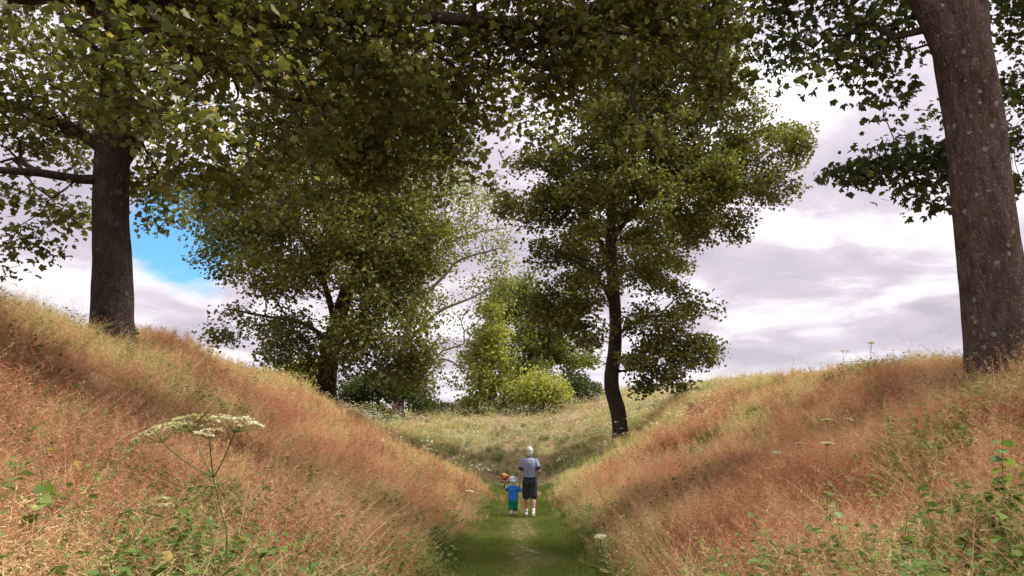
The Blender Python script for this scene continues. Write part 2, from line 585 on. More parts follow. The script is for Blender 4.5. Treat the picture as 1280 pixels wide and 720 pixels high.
def flower_tuft(seed, n=5):
    """small flat-topped pale flower heads on thin stems"""
    random.seed(seed)
    mb = MB()
    for _ in range(n):
        a, r = random.uniform(0, 6.28), .3 * math.sqrt(random.random())
        L = random.uniform(.5, .95)
        pts, dd = ribbon(mb, (r * math.cos(a), r * math.sin(a), 0), (random.gauss(0, .15), random.gauss(0, .15), 1), (0, 0, 0), L, .006, 3, 0.0, 0.0)
        c = pts[-1]
        for k in range(9):
            q = c + Vector((random.gauss(0, .028), random.gauss(0, .028), random.gauss(0, .008)))
            s = random.uniform(.010, .02)
            t = random.uniform(0, 3.14)
            x, y = Vector((math.cos(t), math.sin(t), random.gauss(0, .3))) * s, Vector((-math.sin(t), math.cos(t), random.gauss(0, .3))) * s
            mb.add([q - x, q - y, q + x, q + y], [(0, 1, 2, 3)], 1.0)
    return mb


def scatter(name, P, scl, tint, protos, kind='stuff', tilt=0.0, seed=1):
    """one mesh of points; geometry nodes set a tuft on each point"""
    r = np.random.default_rng(seed)
    n = len(P)
    me = bpy.data.meshes.new(name)
    me.vertices.add(n)
    me.vertices.foreach_set('co', np.asarray(P, np.float32).ravel())
    rot = np.stack([r.normal(0, tilt, n), r.normal(0, tilt, n), r.uniform(0, 6.28, n)], -1)
    a = me.attributes.new('rot', 'FLOAT_VECTOR', 'POINT')
    a.data.foreach_set('vector', rot.astype(np.float32).ravel())
    for k, v in (('scl', scl), ('tint', tint)):
        a = me.attributes.new(k, 'FLOAT', 'POINT')
        a.data.foreach_set('value', np.asarray(v, np.float32))
    a = me.attributes.new('var', 'INT', 'POINT')
    a.data.foreach_set('value', r.integers(0, len(protos), n).astype(np.int32))
    o = bpy.data.objects.new(name, me)
    COL.objects.link(o)
    nt = bpy.data.node_groups.new(name + '_scatter', 'GeometryNodeTree')
    nt.interface.new_socket('Geometry', in_out='INPUT', socket_type='NodeSocketGeometry')
    nt.interface.new_socket('Geometry', in_out='OUTPUT', socket_type='NodeSocketGeometry')
    gi, go = nt.nodes.new('NodeGroupInput'), nt.nodes.new('NodeGroupOutput')
    join = nt.nodes.new('GeometryNodeJoinGeometry')

    def attr(nm, ty):
        nd = nt.nodes.new('GeometryNodeInputNamedAttribute')
        nd.data_type = ty
        nd.inputs[0].default_value = nm
        return nd.outputs[0]
    for k, p in enumerate(protos):
        oi = nt.nodes.new('GeometryNodeObjectInfo')
        oi.inputs[0].default_value = p
        iop = nt.nodes.new('GeometryNodeInstanceOnPoints')
        cmp_ = nt.nodes.new('FunctionNodeCompare')
        cmp_.data_type = 'INT'
        cmp_.operation = 'EQUAL'
        nt.links.new(attr('var', 'INT'), cmp_.inputs[2])
        cmp_.inputs[3].default_value = k
        nt.links.new(gi.outputs[0], iop.inputs['Points'])
        nt.links.new(cmp_.outputs[0], iop.inputs['Selection'])
        nt.links.new(oi.outputs['Geometry'], iop.inputs['Instance'])
        nt.links.new(attr('rot', 'FLOAT_VECTOR'), iop.inputs['Rotation'])
        nt.links.new(attr('scl', 'FLOAT'), iop.inputs['Scale'])
        nt.links.new(iop.outputs[0], join.inputs[0])
    nt.links.new(join.outputs[0], go.inputs[0])
    mod = o.modifiers.new('scatter', 'NODES')
    mod.node_group = nt
    o['kind'] = kind
    return o


def sample_xy(bands, xlim, r, margin=3.0):
    """random points, density (per m2) by distance band, inside a wedge a little wider than the view"""
    out = []
    for (d0, d1, dens) in bands:
        wx = min(xlim, d1 * 0.70 + margin)
        area = (2 * wx) * (d1 + 4 if d0 == 0 else d1)
        n = int(area * dens)
        x = r.uniform(-wx, wx, n)
        y = r.uniform(-2 if d0 == 0 else 0, d1, n)
        d = np.hypot(x, y)
        k = (d >= d0) & (d < d1) & (np.abs(x) < np.maximum(y, 0) * 0.66 + margin)
        out.append(np.stack([x[k], y[k]], -1))
    return np.concatenate(out)


HEAD = [(0.0, (0.36, 0.145, 0.080)), (0.25, (0.52, 0.25, 0.135)), (0.5, (0.63, 0.385, 0.20)), (0.75, (0.66, 0.55, 0.25)), (1.0, (0.43, 0.47, 0.14))]
LEAF = [(0.0, (0.28, 0.15, 0.065)), (0.4, (0.40, 0.27, 0.105)), (0.7, (0.30, 0.29, 0.08)), (1.0, (0.13, 0.19, 0.035))]
m_red = grass_mat('seeding_grass', HEAD, LEAF)
m_green = grass_mat('green_undergrowth', [(0, (0.10, 0.17, 0.035)), (1, (0.26, 0.30, 0.08))], [(0, (0.09, 0.15, 0.03)), (0.7, (0.17, 0.23, 0.05)), (1, (0.30, 0.30, 0.09))], 0.3)
m_turf = grass_mat('short_turf', [(0, (0.14, 0.19, 0.03)), (0.5, (0.22, 0.25, 0.05)), (1, (0.36, 0.31, 0.13))], [(0, (0.095, 0.135, 0.022)), (0.5, (0.165, 0.19, 0.04)), (1, (0.29, 0.24, 0.10))], 0.3)
m_flower = grass_mat('pale_flowers', [(0, (0.80, 0.76, 0.62)), (1, (0.72, 0.66, 0.40))], [(0, (0.22, 0.26, 0.08)), (1, (0.22, 0.26, 0.08))], 0.2)


def protos(fn, mat, n, seed, **kw):
    return [fn(seed + i, **kw).build('tuft', mat, None, False, 'part', link=False) for i in range(n)]


def straw_tuft(seed, n=7):
    """long dry stems leaning every way, some broken over"""
    random.seed(seed)
    mb = MB()
    for _ in range(n):
        a, r = random.uniform(0, 6.28), .2 * math.sqrt(random.random())
        ln = random.uniform(.3, 1.3)
        az = random.uniform(0, 6.28)
        pts, dd = ribbon(mb, (r * math.cos(a), r * math.sin(a), 0), (math.cos(az) * ln, math.sin(az) * ln, 1), (random.gauss(0, .25), random.gauss(0, .25), -random.uniform(.1, .7)),
                         random.uniform(.7, 1.15), .0062, 5, .9, 1.0)
        for k in range(8):
            q = pts[-1].lerp(pts[-3], random.random())
            e = q + Vector((random.gauss(0, 1), random.gauss(0, 1), random.gauss(.5, 1))).normalized() * random.uniform(.03, .08)
            s_ = Vector((random.gauss(0, 1), random.gauss(0, 1), random.gauss(0, 1))).normalized() * .0028
            mb.add([q - s_, q + s_, e], [(0, 1, 2)], 1.0)
    return mb


def build_grass():
    r = np.random.default_rng(11)
    near = protos(bent_tuft, m_red, 7, 100)
    far = protos(bent_tuft, m_red, 5, 200, stems=9, blades=9, wk=1.9, fat=1.5, h=(.4, .75), lean=.35, rad=.25)
    P = sample_xy([(0, 7, 52), (7, 13, 42), (13, 22, 26)], 16, r)
    Q = sample_xy([(22, 36, 15), (36, 60, 7.5), (60, 104, 3.6)], 46, r, 6)

    def finish(P, name, pr, base, seed):
        x, y = P[:, 0], P[:, 1]
        edge = 1.05 + .14 * sst(20, 11, y) + 0.20 * vnoise(x, y, 1.7, 8) + r.normal(0, .10, len(x))
        keep = (np.abs(x) > edge) | (y > 31 + 2 * vnoise(x, y, .5, 3) + r.normal(0, 3.0, len(x)))
        P, x, y = P[keep], x[keep], y[keep]
        d = np.hypot(x, y)
        t = 0.30 + 0.36 * vnoise(x, y, 0.55, 21) + 0.30 * vnoise(x, y, 1.8, 22) + r.normal(0, .20, len(x))
        t += 0.42 * np.maximum(sst(27, 50, y), sst(24, 34, y) * sst(7, 3, np.abs(x))) - 0.10 * sst(66, 80, y) * (x < 4)           # sunlit meadow beyond is straw and green
        t += 0.34 * sst(8.2, 4.8, d)                                            # greener and strawier at one's feet
        t += 0.26 * sst(7.0, 9.5, np.abs(x)) * (y > 12)                         # green along the ridges
        t += 0.25 * sst(2.0, 1.1, np.abs(x)) * sst(30, 12, y)
        t += 0.24 * sst(20, 34, y)
        t = np.clip(t, 0, .86)
        s = base * (1 + .20 * vnoise(x, y, 0.9, 31) + .26 * vnoise(x, y, 2.4, 33)) * r.uniform(.7, 1.2, len(x))
        s *= 1 - .60 * sst(26, 34, y) * sst(7, 2, np.abs(x)) * sst(75, 50, y)
        s *= 1 - 0.45 * sst(1.9, 1.0, np.abs(x)) * (y < 44)
        s *= 1 - 0.15 * sst(40, 60, y)
        s *= 1 - 0.30 * sst(7.5, 9.5, np.abs(x)) * sst(8, 12, y)
        z = H(x, y) - 0.02
        scatter(name, np.stack([x, y, z], -1), s, t, pr, tilt=.14, seed=seed)
    finish(P, 'grass', near, 0.80, 1)
    m_straw = grass_mat('dry_stems', [(0, (0.50, 0.25, 0.14)), (.5, (0.60, 0.40, 0.21)), (1, (0.70, 0.56, 0.30))], [(0, (0.5, 0.25, 0.14)), (1, (0.66, 0.52, 0.28))])
    S_ = sample_xy([(0, 7, 16), (7, 13, 8), (13, 22, 3)], 16, r)
    S_ = S_[np.abs(S_[:, 0]) > 1.35]
    scatter('dry_grass', np.stack([S_[:, 0], S_[:, 1], H(S_[:, 0], S_[:, 1]) + .05], -1), r.uniform(.6, 1.05, len(S_)),
            np.clip(.4 + .35 * vnoise(S_[:, 0], S_[:, 1], .8, 71) + r.normal(0, .2, len(S_)), 0, 1), protos(straw_tuft, m_straw, 6, 600), tilt=.15, seed=6)
    finish(Q, 'meadow_grass', far, 0.95, 2)
    # green undergrowth
    hp = protos(herb_tuft, m_green, 5, 300)
    P = sample_xy([(0, 7, 22), (7, 14, 18), (14, 26, 10), (26, 60, 3)], 34, r)
    x, y = P[:, 0], P[:, 1]
    dens = 0.5 + 0.7 * vnoise(x, y, 0.75, 41) + 0.45 * sst(9, 5, np.hypot(x, y)) + 0.35 * sst(2.1, 1.2, np.abs(x)) - .1
    k = (r.uniform(0, 1, len(x)) < dens) & ((np.abs(x) > 1.12 + .12 * vnoise(x, y, 2, 5)) | (y > 33))
    P, x, y = P[k], x[k], y[k]
    s = r.uniform(.9, 1.6, len(x)) * (1 - .35 * sst(1.9, 1.0, np.abs(x))) * (1 + .25 * sst(8, 5, np.hypot(x, y)))
    t = np.clip(.4 + .4 * vnoise(x, y, 1.1, 43) + r.normal(0, .2, len(x)), 0, 1)
    scatter('undergrowth', np.stack([x, y, H(x, y) - .02], -1), s, t, hp, tilt=.15, seed=3)
    # mown turf of the path
    tp = protos(turf_tuft, m_turf, 5, 400)
    n = 32000
    y = 2 + 33 * r.uniform(0, 1, n) ** 1.3
    x = r.uniform(-1.25, 1.25, n)
    worn_ = .8 * sst(.55, .1, np.abs(x) + .3 * vnoise(x, y, 1.1, 51))
    k = r.uniform(0, 1, n) > worn_ * .35
    x, y, worn_ = x[k], y[k], worn_[k]
    s = r.uniform(.6, 1.3, len(x)) * (1 - .55 * worn_) * (1 + .6 * sst(.7, 1.1, np.abs(x))) * (1 + .3 * sst(16, 32, y))
    t = np.clip(.22 + .25 * vnoise(x, y, 1.4, 53) + .55 * worn_ + r.normal(0, .12, len(x)), 0, 1)
    scatter('turf', np.stack([x, y, H(x, y) + .005], -1), s, t, tp, tilt=.1, seed=4)
    # pale flowers all over the far meadow
    fp = protos(flower_tuft, m_flower, 4, 500)
    P = sample_xy([(26, 45, 0.9), (45, 70, 2.2), (70, 100, 1.2)], 40, r, 4)
    x, y = P[:, 0], P[:, 1]
    k = r.uniform(0, 1, len(x)) < .25 + .75 * sst(30, 48, y) + .4 * vnoise(x, y, .3, 61)
    k &= (np.abs(x) > 1.5) | (y > 36)
    x, y = x[k], y[k]
    scatter('meadow_flowers', np.stack([x, y, H(x, y)], -1), r.uniform(.8, 1.4, len(x)), r.uniform(0, 1, len(x)), fp, seed=5)


build_grass()


# ------------------------------------------------------------------ trees
def resample(pts, step):
    pts = [Vector(p) for p in pts]
    # Catmull-Rom through the given points
    out = []
    P = [pts[0] * 2 - pts[1]] + pts + [pts[-1] * 2 - pts[-2]]
    for i in range(1, len(P) - 2):
        L = (P[i + 1] - P[i]).length
        k = max(1, int(L / step))
        for j in range(k):
            t = j / k
            a, b, c, d = P[i - 1], P[i], P[i + 1], P[i + 2]
            out.append(0.5 * ((2 * b) + (c - a) * t + (2 * a - 5 * b + 4 * c - d) * t * t + (3 * b - a - 3 * c + d) * t ** 3))
    out.append(pts[-1].copy())
    return out


def grow(guides, attract, bf, rs, step=0.7, first=0.4, wig=0.10):
    """skeleton: guides = [(points, r0, r1)], the first is the trunk; every attractor is joined to the nearest
    place on what has grown, weighed by its path back to the root (a spanning tree, as real crowns branch)"""
    P, par, pl, rad, gid, ok = [], [], [], [], [], []
    for gi, (pts, r0, r1) in enumerate(guides):
        q = resample(pts, 0.45)
        if gi == 0:
            last = -1
        else:
            d = [(q[0] - Vector(p)).length for p in P]
            last = int(np.argmin(d))
        for i, p in enumerate(q):
            if gi > 0 and i == 0:
                continue
            P.append(np.array(p))
            par.append(last)
            pl.append((pl[last] + float(np.linalg.norm(P[-1] - P[last]))) if last >= 0 else 0.0)
            t = i / (len(q) - 1)
            rad.append(r0 + (r1 - r0) * t)
            gid.append(gi)
            ok.append(t > first if gi == 0 else t > 0.12)
            last = len(P) - 1
    A = np.asarray(attract, float)
    n = len(A)
    best = np.full(n, 1e9)
    bi = np.zeros(n, int)

    def consider(i):
        if not ok[i]:
            return
        v = A - P[i]
        d = np.sqrt((v ** 2).sum(1))
        c = d + bf * pl[i] + 0.5 * np.maximum(0, -v[:, 2]) * 0.4
        k = c < best
        best[k] = c[k]
        bi[k] = i
    for i in range(len(P)):
        consider(i)
    todo = np.ones(n, bool)
    for _ in range(n):
        c = np.where(todo, best, 1e9)
        j = int(np.argmin(c))
        todo[j] = False
        s = bi[j]
        a, b = P[s], A[j]
        L = float(np.linalg.norm(b - a))
        k = max(1, int(L / step))
        last = s
        off = rs.normal(0, 1, 3) * L * wig
        off[2] += L * .05
        for m in range(1, k + 1):
            t = m / k
            p = a + (b - a) * t + off * math.sin(math.pi * t) * (1 if k > 1 else 0)
            if k > 1 and m < k:
                p = p + rs.normal(0, .05, 3) * min(1, L / 3)
            P.append(p)
            par.append(last)
            pl.append(pl[last] + float(np.linalg.norm(p - P[last])))
            rad.append(0.0)
            gid.append(-1)
            ok.append(True)
            last = len(P) - 1
            consider(last)
    P = np.array(P)
    par = np.array(par)
    cnt = np.zeros(len(P))
    kids = [[] for _ in P]
    for i in range(len(P) - 1, -1, -1):
        if not kids[i]:
            cnt[i] = 1
        if par[i] >= 0:
            cnt[par[i]] += cnt[i]
            kids[par[i]].append(i)
    return P, par, kids, cnt, np.array(rad), np.array(gid)


def leaf_shape(kind):
    if kind == 'fold':
        v = [(0, 0, 0), (.42, .42, .10), (0, 1, -.06), (-.42, .42, .10)]
        f = [(0, 1, 2), (0, 2, 3)]
    elif kind == 'oval':
        v = [(0, 0, 0), (.30, .25, .08), (.34, .60, .06), (0, 1, -.12), (-.34, .60, .06), (-.30, .25, .08), (0, .5, 0)]
        f = [(0, 1, 6), (1, 2, 6), (2, 3, 6), (3, 4, 6), (4, 5, 6), (5, 0, 6)]
    else:   # five lobes
        o = [(0, .10), (.20, .0), (.42, .10), (.36, .28), (.58, .54), (.36, .60), (.24, .76), (0, 1.0)]
        z = [0, .02, -.06, .06, -.08, .05, .04, -.12]
        v = [(0, .42, .02)] + [(x, y, zz) for (x, y), zz in zip(o, z)] + [(-x, y, zz) for (x, y), zz in list(zip(o, z))[1:-1]][::-1]
        n = len(v) - 1
        f = [(0, 1 + i, 1 + (i + 1) % n) for i in range(n)]
    return np.array(v, float), np.array(f, int)


def leaf_frames(n, rs, up=0.75, droop=0.5):
    nrm = rs.normal(0, .55, (n, 3)) + np.array([0, 0, up])
    nrm /= np.linalg.norm(nrm, axis=1, keepdims=True)
    y = rs.normal(0, 1, (n, 3))
    y[:, 2] = y[:, 2] * .3 - droop
    y -= nrm * (y * nrm).sum(1, keepdims=True)
    y /= np.linalg.norm(y, axis=1, keepdims=True)
    x = np.cross(y, nrm)
    return np.stack([x, y, nrm], -1)        # columns


def leaf_mesh(name, C, size, fr, tint, shape, mat, parent):
    v, f = leaf_shape(shape)
    n, k = len(C), len(v)
    v = np.repeat(v[None], n, 0)
    rz = np.random.default_rng(n)
    v[:, :, 2] = v[:, :, 2] * rz.uniform(-.6, 3.2, (n, 1)) - .35 * rz.uniform(-.2, 1, (n, 1)) * (v[:, :, 1] - .3) ** 2
    v[:, :, 0] *= rz.uniform(.75, 1.15, (n, 1))
    V = np.einsum('nij,nkj->nki', fr, v) * size[:, None, None] + C[:, None, :]
    Fc = (f[None, :, :] + (np.arange(n) * k)[:, None, None]).reshape(-1, 3)
    o = mesh_obj(name, V.reshape(-1, 3), Fc, mat, parent, False, {'tint': np.repeat(tint, k)})
    o['kind'] = 'stuff'
    return o


def sample_clumps(clumps, n, rs):
    """clumps: (centre, (rx,ry,rz), weight)"""
    w = np.array([c[2] * (c[1][0] * c[1][1] * c[1][2]) ** (2 / 3) for c in clumps])
    w /= w.sum()
    out = []
    for (c, r, _), m in zip(clumps, rs.multinomial(n, w)):
        d = rs.normal(0, 1, (m, 3))
        d /= np.linalg.norm(d, axis=1, keepdims=True)
        out.append(np.array(c) + d * np.array(r) * (rs.uniform(0, 1, (m, 1)) ** .42))
    return np.concatenate(out)


TRIS = [0]


def make_tree(name, label, guides, clumps, n_att, n_leaf, leaf, shape, mats, seed, bf=.35, first=.4, spread=.45,
              twig=.011, exp=.46, group=None, keys=0.0, cat='tree', step=.7, big=None, trunk_sides=20, bulge=0.05, droop=.5,
              flare=0.5, wig=.10, smallsides=4):
    rs = np.random.default_rng(seed)
    random.seed(seed)
    base = Vector(guides[0][0][0])
    root = empty(name, base, label, cat, group)
    A = sample_clumps(clumps, n_att, rs)
    P, par, kids, cnt, rad, gid = grow(guides, A, bf, rs, step, first, wig)
    rr = twig * cnt ** exp
    for i in range(len(P)):                  # guides keep their own girth; nothing is thicker than what carries it
        rr[i] = rad[i] if gid[i] >= 0 else min(rr[i], rr[par[i]] * .85)
    L = P - np.array(base)
    # trunk: the first guide, finely ringed, with root flare and knobs
    tr = [i for i in range(len(P)) if gid[i] == 0]
    pts = resample([Vector(L[i]) for i in tr[::3]] + ([Vector(L[tr[-1]])] if (len(tr) - 1) % 3 else []), .12 if trunk_sides > 30 else .25)
    m = len(pts)
    r0, r1 = guides[0][1], guides[0][2]
    rads = [r0 + (r1 - r0) * (i / (m - 1)) + r0 * flare * math.exp(-max(0, pts[i].z) / .35) for i in range(m)]
    pts[0] = pts[0] - Vector((0, 0, .5))
    sd_ = seed * 3.1

    def wob(i, th, p):
        q = Vector((math.cos(th) * 1.3 + sd_, math.sin(th) * 1.3, p.z * .55))
        k = 1 + bulge * 1.6 * mnoise.noise(q)
        k += bulge * .5 * mnoise.noise(Vector((math.cos(th) * 5 + sd_, math.sin(th) * 5, p.z * 2.2)))
        k += .16 * flare * math.exp(-max(0, p.z) / .4) * math.cos(th * 5 + sd_)
        return k
    mb = MB()
    mb.tube(pts, rads, trunk_sides, 0.5, True, wob)
    mb.build('trunk', mats[0], root)
    # limbs: each chain leaving the trunk with all that grows from it
    limb_mb = {}
    stack = []
    for i in tr:
        for c in kids[i]:
            if gid[c] != 0:
                stack.append((i, c, None))
    order = 0
    small = MB()
    while stack:
        a, c, owner = stack.pop()
        if owner is None:
            owner = MB() if cnt[c] >= max(14, n_att * .02) else small
            if owner is not small:
                limb_mb[order] = owner
                order += 1
        chain = [a, c]
        while kids[chain[-1]]:
            ks = sorted(kids[chain[-1]], key=lambda q: (gid[q] >= 0) * 1e6 + cnt[q])
            for q in ks[:-1]:
                stack.append((chain[-1], q, owner))
            chain.append(ks[-1])
        r = [min(rr[a] * .8, rr[c] * 1.25)] + [rr[q] for q in chain[1:]]
        for i in range(1, len(r)):
            r[i] = min(r[i], r[i - 1])
        r[-1] *= .5
        big_r = max(r)
        ns = 12 if big_r > .12 else (8 if big_r > .06 else (5 if big_r > .025 else smallsides))
        owner.tube([Vector(L[q]) for q in chain], r, ns, 0.5, False)
    for k in limb_mb:
        limb_mb[k].build('limb', mats[0], root)
    if small.v:
        small.build('twigs', mats[0], root)['kind'] = 'stuff'
    # foliage round every twig
    tw = np.array([i for i in range(len(P)) if cnt[i] <= 3 and gid[i] < 0])
    w = np.where(cnt[tw] <= 1, 1.6, .7) * rs.uniform(.15, 1.9, len(tw))
    pick = rs.choice(len(tw), n_leaf, p=w / w.sum())
    idx = tw[pick]
    jit = np.clip(rs.normal(0, 1, (n_leaf, 3)), -1.6, 1.6) * np.array([spread, spread, spread * .55])
    t = rs.uniform(0, 1, (n_leaf, 1))
    C = L[idx] * t + L[par[idx]] * (1 - t) + jit
    C[:, 2] -= spread * .2
    size = leaf * rs.uniform(.5, 1.35, n_leaf)
    base_t = rs.uniform(0, 1, len(P))
    tint = np.clip(.15 + .45 * base_t[idx] + rs.normal(0, .17, n_leaf), 0, .82)
    fr = leaf_frames(n_leaf, rs, droop=droop)
    if keys:
        kmask = rs.uniform(0, 1, n_leaf) < keys * (1.6 * (base_t[idx] > .45) + .25)
        tint[kmask] = rs.uniform(.9, 1.0, kmask.sum())
        size[kmask] *= .5
    if big:
        nbig, bm = big
        W = C + np.array(base)
        d = np.linalg.norm(W - np.array(EYE), axis=1)
        ang = np.abs(W[:, 0]) / np.maximum(W[:, 1], .1)
        el = (W[:, 2] - EYE.z) / np.maximum(W[:, 1], .1)
        d = np.where((ang < .68) & (el < .66) & (W[:, 1] > 3) & (tint < .84), d, 1e9)
        sel = np.argsort(d)[:nbig]
        vv, ff = leaf_shape('lobed')
        variants = []
        for k in range(4):
            v2 = vv.copy()
            v2[:, 2] += rs.normal(0, .045, len(v2)) - .10 * v2[:, 0] ** 2 * (1 + k)
            v2[:, 0] *= rs.uniform(.9, 1.15)
            me = mesh_obj('leaf', v2, ff, bm, None, False, None, link=False)
            variants.append(me.data)
            bpy.data.objects.remove(me)
        for k, i in enumerate(sel):
            o = bpy.data.objects.new('leaf', variants[k % 4])
            COL.objects.link(o)
            o.parent = root
            mt = Matrix([list(r_) for r_ in fr[i]]).to_4x4()
            s = float(size[i])
            o.matrix_local = Matrix.Translation(Vector(C[i])) @ mt @ Matrix.Diagonal((s, s, s, 1))
        keep = np.ones(n_leaf, bool)
        keep[sel] = False
        C, size, fr, tint = C[keep], size[keep], fr[keep], tint[keep]
    leaf_mesh('crown', C, size, fr, tint, shape, mats[1], root)
    TRIS[0] += n_leaf * len(leaf_shape(shape)[1])
    return root


def blob(px, py, Y, rpx, w=1.0, depth=None, flat=1.0):
    """a clump of foliage seen at a photo pixel and standing at distance Y"""
    c = at(px, py, Y)
    r = rpx * Y / F_PX
    return (c, (r, depth or r, r * flat), w)


def trunk_line(pts):
    return [at(px, py, Y) for px, py, Y in pts]


def build_trees():
    # --- big sycamore at the right edge
    Y = 13.6
    b = at(1249, 478, Y)
    b.z = h1(b.x, b.y)
    tr = [b] + trunk_line([(1245, 400, Y), (1231, 270, Y), (1217, 150, Y), (1202, 55, Y - .1), (1198, -60, Y - .1), (1205, -260, Y + .4), (1235, -480, Y + 1)])
    limb = trunk_line([(1212, 130, Y - .05), (1188, 60, Y - .2), (1140, -25, Y - .4), (1065, -110, Y - .8), (980, -190, Y - 1.2)])
    limb2 = trunk_line([(1216, 150, Y), (1190, 170, Y + 1.2), (1140, 200, Y + 1.6), (1085, 208, Y + 1.4)])
    limb3 = trunk_line([(1198, -60, Y - .1), (1275, -150, Y + .5), (1380, -230, Y + 1)])
    cl = [blob(985, 25, Y + 1, 62, .9), blob(1050, 75, Y + .5, 55, .8), blob(1110, 50, Y + 1, 60, .9), blob(1000, 75, Y + 2, 45, .6), blob(1095, 110, Y + .6, 40, .5),
          blob(1030, -60, Y, 90), blob(1150, -60, Y + 2, 80), blob(960, -90, Y + 1, 90),
          blob(1265, 130, Y + 3.5, 50, .8), blob(1285, 210, Y + 3, 40, .7), blob(1275, 20, Y + 3, 50), blob(1340, 120, Y + 2.5, 90), blob(1370, -60, Y + 2, 140),
          blob(1165, 140, Y + 2.5, 35, .5), blob(1185, 215, Y + 1.6, 36, 2.2),
          blob(1170, 195, Y + 1.4, 34, 2.2, flat=.6), blob(1115, 198, Y + 1.4, 40, 2.2, flat=.6), blob(1060, 212, Y + 1.4, 24, 2.4, flat=.5), blob(1130, 235, Y + 1.4, 22, 1.6, flat=.5), blob(1160, 250, Y + 1.4, 18, 1.4),
          blob(1230, -330, Y, 260, .25, 4.5), blob(1420, -250, Y + 1, 220, .25, 4)]
    make_tree('sycamore_tree', 'massive lichen-spotted tree trunk filling the right edge of the view', [(tr, .50, .46), (limb, .36, .10), (limb2, .05, .02), (limb3, .2, .1)], cl, 900, 13500, .15, 'lobed',
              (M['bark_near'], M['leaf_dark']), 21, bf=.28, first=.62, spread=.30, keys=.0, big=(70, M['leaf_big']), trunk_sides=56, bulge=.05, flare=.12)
    # --- the sycamore on the left bank
    Y = 16.6
    b = at(141, 425, Y)
    b.z = h1(b.x, b.y)
    tr = [b] + trunk_line([(141, 370, Y), (140, 290, Y), (138, 225, Y), (143, 150, Y - .2), (150, 60, Y - .2), (140, -80, Y), (120, -240, Y), (110, -400, Y)])
    limb = trunk_line([(136, 240, Y), (98, 224, Y - .5), (50, 216, Y - .9), (-10, 212, Y - 1.2), (-90, 190, Y - 1.5)])
    limb2 = trunk_line([(142, 200, Y), (100, 165, Y + .5), (40, 140, Y + .8), (-40, 110, Y + 1)])
    limb3 = trunk_line([(146, 215, Y), (190, 150, Y + .3), (250, 90, Y + .6), (320, 40, Y + .5)])
    cl = [blob(30, 270, Y - 1, 42, .9), blob(62, 312, Y - .5, 24, .9), blob(15, 235, Y + 1, 40, .9), blob(200, 262, Y + 2, 30, .9), blob(190, 235, Y, 26, .9), blob(85, 262, Y + 2.5, 36, .7), blob(20, 330, Y, 22, .5), blob(195, 212, Y + 1, 44, 1.0),
          blob(60, 150, Y, 80), blob(150, 90, Y - 2, 100), blob(20, 60, Y - 1, 100), blob(220, 140, Y, 75), blob(250, 60, Y, 90), blob(-60, 150, Y, 100),
          blob(120, 170, Y + 2.5, 70), blob(100, -40, Y, 130), blob(-60, -20, Y, 130), blob(260, -40, Y - 1, 120), blob(100, -220, Y, 200, .3, 4), blob(330, 40, Y + 1, 70, .8), blob(-120, -200, Y, 180, .25)]
    make_tree('sycamore_tree', 'thick dark tree on the left grassy ridge with a low bare limb reaching left', [(tr, .425, .14), (limb, .11, .045), (limb2, .15, .06), (limb3, .16, .07)], cl, 850, 19000, .145, 'lobed',
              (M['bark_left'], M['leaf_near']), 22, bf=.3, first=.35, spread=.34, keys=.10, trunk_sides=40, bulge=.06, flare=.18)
    # --- the tree overhead: its trunk stands on the left bank beside the camera, out of the frame
    bx, by = -8.3, 5.0
    b = Vector((bx, by, h1(bx, by)))
    tr = [b, b + Vector((.1, 0, 2)), b + Vector((.3, .2, 4.2)), b + Vector((.5, .4, 6.5)), b + Vector((.5, .5, 9.5)), b + Vector((.3, .6, 13))]
    limb = [tr[2]] + trunk_line([(-100, -40, 7.5), (140, -10, 9), (330, 25, 10.5), (520, 20, 11.5), (690, 30, 12.2), (800, -30, 12.8), (900, -90, 13.4)])
    limb2 = [tr[3]] + trunk_line([(-60, -90, 8.5), (180, 20, 10.5), (330, 110, 12.2), (470, 140, 13.5), (590, 160, 14.5)])
    limb3 = trunk_line([(690, 30, 12.2), (792, 45, 12.0), (797, 90, 11.9), (789, 125, 11.8), (808, 160, 11.8), (832, 196, 11.9)])
    limb4 = trunk_line([(900, -90, 13.4), (905, 0, 13.2), (895, 70, 13.0), (890, 130, 13.0), (898, 165, 13.0)])
    limb5 = [tr[3]] + trunk_line([(0, -260, 7), (280, -220, 9), (560, -200, 11)])
    cl = [blob(170, 90, 8.5, 60, .75), blob(230, 150, 8.8, 48, .6), blob(120, 40, 8.0, 60, .7), blob(300, 60, 10, 90), blob(380, 130, 11, 90, .9), blob(330, 190, 12, 60, .8),
          blob(470, 60, 11, 90), blob(480, 150, 13, 90), blob(440, 215, 13.5, 55, .8), blob(560, 110, 13, 85), blob(570, 190, 14, 48, .7), blob(620, 40, 12, 70, .8), blob(640, 120, 14, 55, .8), blob(660, 170, 14.3, 38, .5),
          blob(690, 70, 12.5, 60), blob(730, 20, 12.3, 70), blob(790, 15, 12.3, 50, 1.3), blob(770, 75, 12, 38, 1.1), blob(840, 30, 12.6, 40, 1.1), blob(815, 150, 12, 28, .35), blob(885, 20, 13.2, 45, 1.2), blob(890, 90, 13, 30, 1.0), blob(900, 150, 13, 22, .3),
          blob(720, 120, 13, 34, .4), blob(245, 205, 11, 46, .9), blob(305, 228, 12.5, 46, .9), blob(400, -60, 11, 160), blob(620, -80, 12, 150), blob(800, -90, 12.5, 120), blob(200, -60, 9, 150), blob(940, -120, 13.5, 80, .7), blob(60, -100, 8, 120, .7)]
